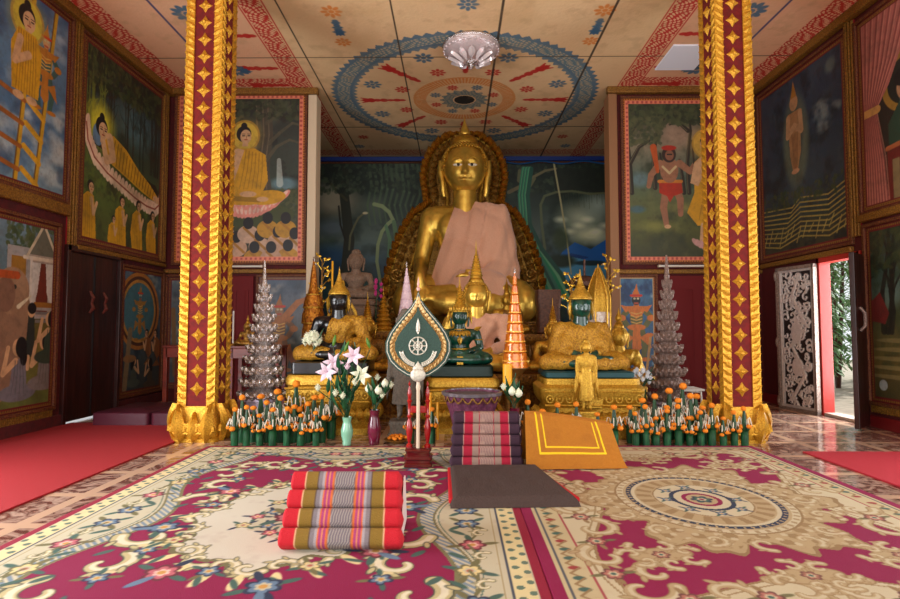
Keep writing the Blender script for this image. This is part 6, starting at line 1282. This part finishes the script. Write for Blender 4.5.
# loose white blossoms
def bunch(name, loc, r, n, seed, label, fm, br=.03):
    g = random.Random(seed); e = empty(name, loc, label, 'flowers')
    for k in range(n):
        t = math.acos(1-1.4*(k+.5)/n); a = 2.4*k; c = (r*sin(t)*cos(a), r*sin(t)*sin(a)-.0, r*cos(t)); m = MB(); rose(m, c, br, k); m.build('blossom', fm, e, 60)
    m = MB()
    for k in range(6): a = pi/3*k; m.leaf((.3*r*cos(a), .3*r*sin(a), -.2*r), (1.5*r*cos(a), 1.5*r*sin(a), -.1*r), r*.6, (0, 0, 1), .2, 5)
    m.leaf((0, 0, -.1), (.12, -.02, .14), .03, (0, -1, 0), .1, 5); m.build('leaf', LEAFD, e, 60); return e
bunch('white_bouquet', (-1.36, 5.30, .865), .07, 20, 1, 'ball of white buds resting on the knee of the black-faced buddha', WHITEF, .042)
bunch('white_hydrangea', (1.80, 5.42, .50), .09, 22, 2, 'white hydrangea bunch right of the wide gold pedestal', mat('cool_white_petal', (.90, .92, .95), .5), .032)
m = MB(); m.lathe([(.05, 0), (.045, .02), (.06, .15), (.04, .30), (.05, .40), (.03, .40)], (0, 0, 0), 20); tag(m.build('green_vase', LEAFD, None, 50, loc=(1.80, 5.42, 0)), 'dark green vase under the white hydrangea', 'vase')
e = empty('orchid', (-.98, 6.90, .921), 'magenta orchid spray beside the brown stone figure', 'flower'); m = MB(); m.tube([(0, 0, 0), (.0, -.02, .35), (.03, -.03, .60)], .006, 6); m.build('stem', LEAFD, e)
for k in range(9): m = MB(); rose(m, (.02+.045*cos(k*2.1), -.03+.02*sin(k), .46+.025*k), .034, k); m.build('blossom', mat('magenta_petal', (.78, .22, .50), .5), e, 60)
# ------------------------------------------------------------------ left corner: mats, tables
for i, (x, y, hx, hy, lb) in enumerate(((-3.40, 6.05, .29, .40, 'plum vinyl floor mat nearest the left door'), (-2.80, 6.05, .29, .40, 'plum vinyl floor mat touching the left pillar in view'))):
    cushion_block('floor_mat', (x, y, .0), hx, hy, .14, PURP, lb, 'mat')
def table(loc, w, d, h, label, m_=REDWOOD):
    e = empty('side_table', loc, label, 'table'); m = MB(); m.box((0, 0, h-.015), (w, d, .03)); m.build('tabletop', m_, e, 0, bevel=.006)
    m = MB(); m.box((0, -d/2+.02, h-.09), (w-.08, .02, .12)); m.build('drawer_front', m_, e, 0, bevel=.004)
    for sx in (-1, 1):
        for sy in (-1, 1): m = MB(); m.box((sx*(w/2-.035), sy*(d/2-.035), (h-.03)/2), (.05, .05, h-.03)); m.build('leg', m_, e, 0, bevel=.004)
    b = MB(); b.tube([(-.03, -d/2+.0, h-.09), (0, -d/2-.012, h-.09), (.03, -d/2+.0, h-.09)], .005, 6); b.build('drawer_pull', GOLDP, e)
table((-3.32, 7.05, 0), .62, .36, .78, 'red wooden side table against the cloud mural'); table((-2.42, 6.85, 0), .62, .36, .78, 'red wooden side table half hidden by the left pillar')
seated_statue('small_gold_statue', (-3.22, 7.05, .782), .26, 'small gold figure sitting on the red table by the cloud mural', GOLDD, ('lap', 'lap'), None, None, None, 'spire', GOLD, GOLD, .03, 1.1, curls=False, faces=20)
seated_statue('small_gold_statue', (-2.56, 6.85, .782), .30, 'small gold figure on the red table right of the left pillar', GOLDD, ('knee', 'lap'), None, None, None, 'flame', GOLD, GOLD, .03, 1.1, curls=False, faces=20)
candle((-2.70, 6.75, .782), .010, .42, 'thin white candle on the red table behind left pillar', WHITE, [(.03, 0), (.03, .01), (.012, .02), (.012, .03)])
# ------------------------------------------------------------------ dark red doors in the back walls, fluorescent tubes
DR = mat('dark_red_door', (.40, .04, .06), .8, 0, .05, 20)
for n, (x0, x1) in (('3', (-3.12, -2.78)), ('4', (2.88, 3.75))):
    m = MB(); m.box(((x0+x1)/2, YB-.02, .86), (x1-x0, .04, 1.70)); d = struct('door_'+n, m, DR, bevel=.006)
    for k in (0, 1): w = (x1-x0)/2; p = MB(); p.rrect([(0, 0), (.0, .01), (-.01, .016)], w/2-.06, .66, rad=.01); p.v = [(x, -z, y) for x, y, z in p.v]; p.build('door_panel', DR, d, 30, loc=(x0+w*(k+.5), YB-.04, .86))
def tube_lamp(x0, x1, z, label):
    e = empty('fluorescent_tube', ((x0+x1)/2, YB-.06, z), label, 'lamp', 'unlit white tube lamps'); L_ = x1-x0; m = MB(); m.tube([(-L_/2, -.03, 0), (L_/2, -.03, 0)], .014, 10); m.build('tube', WHITE, e)
    m = MB(); m.box((0, 0, .0), (L_+.04, .04, .03)); m.build('housing', CREAM, e, 0, bevel=.004)
    for s in (-1, 1): m = MB(); m.tube([(s*L_/2, -.03, 0), (s*(L_/2+.02), -.03, 0)], .018, 10); m.build('end_cap', BEAD, e)
tube_lamp(-3.10, -2.66, 1.84, 'unlit white tube lamp over the left dark red door'); tube_lamp(2.80, 3.75, 1.84, 'unlit white tube lamp over the right dark red door')
# white metal stand
e = empty('white_metal_stand', (2.36, 5.75, 0), 'white metal tube stand behind the pewter offering tree', 'stand')
for nm, pts in (('frame', [(-.14, 0, .0), (-.12, 0, .36), (.16, 0, .34), (.18, 0, .0)]), ('frame', [(-.14, .22, .0), (-.12, .22, .36), (.16, .22, .34), (.18, .22, .0)]), ('crossbar', [(-.12, 0, .36), (-.12, .22, .36)]), ('crossbar', [(.16, 0, .34), (.16, .22, .34)]), ('rail', [(-.13, 0, .20), (.17, 0, .19)])):
    m = MB(); m.tube(pts, .012, 8); m.build(nm, WHITE, e)
m = MB(); m.box((.02, .11, .363), (.34, .28, .02)); m.build('shelf', WHITE, e, 0, bevel=.004)
# ------------------------------------------------------------------ cut-glass ceiling lamp and pale pane
e = empty('ceiling_lamp', (.195, 6.42, H), 'round cut-glass ceiling lamp with petal facets, unlit', 'lamp'); GLS = mat('frosted_cut_glass', (.78, .72, .72), .2, .25, .3, 60, coat=.6)
m = MB(); m.lathe([(.30, 0), (.335, -.01), (.345, -.03), (.33, -.05)], (0, 0, 0), 40); m.build('collar', SILVER, e)
m = MB(); m.lathe([(.33, -.03), (.335, -.06), (.31, -.10), (.26, -.14), (.18, -.18), (.08, -.205), (.01, -.21)], (0, 0, 0), 48, 24, .012); m.build('shade', GLS, e, 60)
for k in range(12):
    a = 2*pi*k/12; m = MB(); m.leaf((.27*cos(a), .27*sin(a), -.145), (.10*cos(a), .10*sin(a), -.215), .085, (cos(a)*.3, sin(a)*.3, -1), .12, 6, thick=.3); m.build('petal_facet', mat('bright_facet', (.90, .86, .86), .15, .3), e, 50)
m = MB()
for k in range(30): a = 2*pi*k/30; m.ell((.318*cos(a), .318*sin(a), -.085), .018, 8, 6)
m.tube([(.322*cos(a), .322*sin(a), -.08) for a in [2*pi*i/40 for i in range(41)]], .008, 5); m.build('bead_ring', GLS, e)
m = MB(); m.lathe([(.07, -.20), (.055, -.22), (.03, -.235), (.035, -.25), (.012, -.27), (.001, -.29)], (0, 0, 0), 16); m.build('finial', SILVER, e)
m = MB(); m.box((2.84, 6.74, H-.012), (.50, .62, .02)); o = m.build('ceiling_panel', mat('glowing_skylight_pane', (.86, .87, .90), .4, emit=.10), None, 0); tag(o, 'pale bluish-white skylight pane in the painted ceiling', 'skylight')  # opaque pane; a faint emission is added in place of daylight from above
cable = MB(); cable.tube([(.85+.02*k*5.2, YA-.064, H-.11-.05*sin(pi*k/20*2.5)**2) for k in range(21)], .014, 6); tag(cable.build('blue_cable', mat('blue_sheath', (.08, .36, .62), .4), None), 'bright blue cable sagging along the altar bay ceiling edge', 'cable')
# ------------------------------------------------------------------ right doorway leaves
cvd = Cv(.56, 1.70, 110, 330, (0, 0, 0)); g = random.Random(9)
def curl(x, y, r, t, s=1):
    pts = [(x+r*(1-.75*k/12)*cos(t+s*k*.45)/cvd.a, y+r*(1-.75*k/12)*sin(t+s*k*.45)) for k in range(13)]; cvd.line(pts, r*.22, (1, 1, 1), r*.12)
    for k in (1, 4, 7): cvd.ell(pts[k][0], pts[k][1], r*.34, r*.16, (.9, .9, .9), t+k)
for k in range(120): curl(g.uniform(.18, .84), .03+.94*k/120+g.uniform(-.01, .01), g.uniform(.020, .036), g.uniform(0, 6), g.choice((-1, 1)))
cvd.line([(.3, .06), (.7, .25), (.35, .45), (.7, .62), (.4, .8), (.6, .95)], .012, (1, 1, 1)); cvd.ell(.5, .55, .05, .07, (1, 1, 1)); cvd.ell(.5, .63, .025, .03, (1, 1, 1)); cvd.ell(.5, .30, .05, .06, (1, 1, 1))
for x in (.03, .90): cvd.rect(x, 0, x+.09, 1, (.75, .75, .75)); cvd.line([(x+.045, 0), (x+.045, 1)], .004, (1, 1, 1))
for y in (.0, .97): cvd.rect(0, y, 1, y+.03, (.8, .8, .8))
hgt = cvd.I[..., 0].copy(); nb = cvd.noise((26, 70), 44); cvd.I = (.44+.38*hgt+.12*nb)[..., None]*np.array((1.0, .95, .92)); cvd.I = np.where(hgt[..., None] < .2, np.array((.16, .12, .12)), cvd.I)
A = Vector((XR-.14, 6.98, .02)); B = Vector((XR-.05, 6.46, .02)); U = (B-A).normalized(); N3 = U.cross(Vector((0, 0, 1)))
e = empty('carved_door', A, 'open silver-grey door leaf carved with twining foliage', 'door')
cvd.grid('carved_face', N3*.02, U, (0, 0, 1), vmat('carved_silver_wood', .4, .4, 120, metal=.35), e, hgt*.018)
Ln = (B-A).length; rotD = Matrix((U, N3, Vector((0, 0, 1)))).transposed()
m = MB(); m.box(U*(cvd.W/2)+N3*.0+Vector((0, 0, .85)), (cvd.W, .036, 1.70), rotD); m.build('leaf', WOOD, e, 0)
m = MB()
for u_ in (.0, cvd.W): m.box(U*u_+N3*.03+Vector((0, 0, .85)), (.03, .05, 1.74), rotD)
for z in (.0, 1.70): m.box(U*(cvd.W/2)+N3*.03+Vector((0, 0, z)), (cvd.W+.03, .05, .04), rotD)
for z in (.08, .80, 1.62): m.ell(U*(-.02)+N3*.035+Vector((0, 0, z)), (.03, .03, .07))
m.build('carved_frame', mat('worn_silver_wood', (.62, .55, .50), .4, .3, .4, 60, col2=(.46, .38, .34)), e, 40)
A = Vector((XR-.03, 5.72, .02)); B = Vector((XR-.34, 5.44, .02)); U = (B-A).normalized(); N3 = U.cross(Vector((0, 0, 1))); rotD = Matrix((U, N3, Vector((0, 0, 1)))).transposed(); L_ = (B-A).length
e = empty('plain_door', A, 'dark plain door leaf standing ajar, nearest right wall doorway', 'door'); m = MB(); m.box(U*(L_/2)+Vector((0, 0, .86)), (L_, .045, 1.72), rotD); m.build('leaf', WOOD, e, 0, bevel=.005)
m = MB(); m.tube([U*.30-N3*.03+Vector((0, 0, .95)), U*.30-N3*.07+Vector((0, 0, 1.0)), U*.30-N3*.07+Vector((0, 0, 1.12)), U*.30-N3*.03+Vector((0, 0, 1.18))], .016, 8); m.build('handle', SILVERB, e)
# ------------------------------------------------------------------ outside the right doorway
g = random.Random(12); GL1 = mat('sunlit_leaf', (.46, .62, .36), .5, 0, .1, 20, col2=(.28, .46, .24)); GL2 = mat('pale_leaf', (.62, .74, .54), .5, 0, .1, 20, col2=(.42, .58, .38))
for i, (x, y, h, r_) in enumerate(((6.55, 9.6, 2.9, .6), (7.9, 10.9, 3.4, .7), (5.45, 8.5, 2.3, .3))):
    e = empty('garden_shrub', (x, y, -.03), ['tall leafy shrub framed in the middle of the doorway', 'leafy shrub farthest back outside the doorway', 'leafy shrub nearest the carved door, outside'][i], 'shrub'); m = MB()
    for k in range(5): a = k*1.3; m.tube([(0, 0, 0), (.1*cos(a), .1*sin(a), h*.5), (.3*r_*cos(a), .3*r_*sin(a), h*.95)], [.04, .03, .012], 6)
    m.build('stem', BRN, e)
    for mt, n in ((GL1, 620), (GL2, 480)):
        m = MB()
        for k in range(n):
            a, z = g.uniform(0, 2*pi), g.uniform(.35, h); q = r_*math.sqrt(g.random())*(1.1-.4*abs(z/h-.55)); p = Vector((q*cos(a), q*sin(a), z)); a2 = g.uniform(0, 2*pi); m.leaf(p, p+Vector((.16*cos(a2), .16*sin(a2), -g.uniform(.02, .16))), .055, (0, 0, 1), .2, 3, thick=.08)
        o = m.build('foliage', mt, e, 0); o['kind'] = 'stuff'
m = MB(); m.box((7.6, 8.75, .16), (2.6, .18, .38)); tag(m.build('garden_wall', mat('red_painted_wall', (.62, .24, .18), .8, 0, .2, 20), None, 0), 'low red garden wall outside the right doorway', 'wall')
e = empty('plant_pot', (6.05, 7.9, -.03), 'terracotta pot with orange stick plant outside doorway', 'pot'); m = MB(); m.lathe([(.12, 0), (.17, .24), (.185, .25), (.185, .29), (.15, .29)], (0, 0, 0), 20); m.build('pot', mat('terracotta', (.70, .42, .26), .8), e)
m = MB()
for k in range(7): m.leaf((0, 0, .27), (.2*cos(k*.9), .2*sin(k*.9), .55+.03*k), .07, (cos(k*.9), sin(k*.9), .2), .3, 5)
m.build('leaf', LEAFL, e)
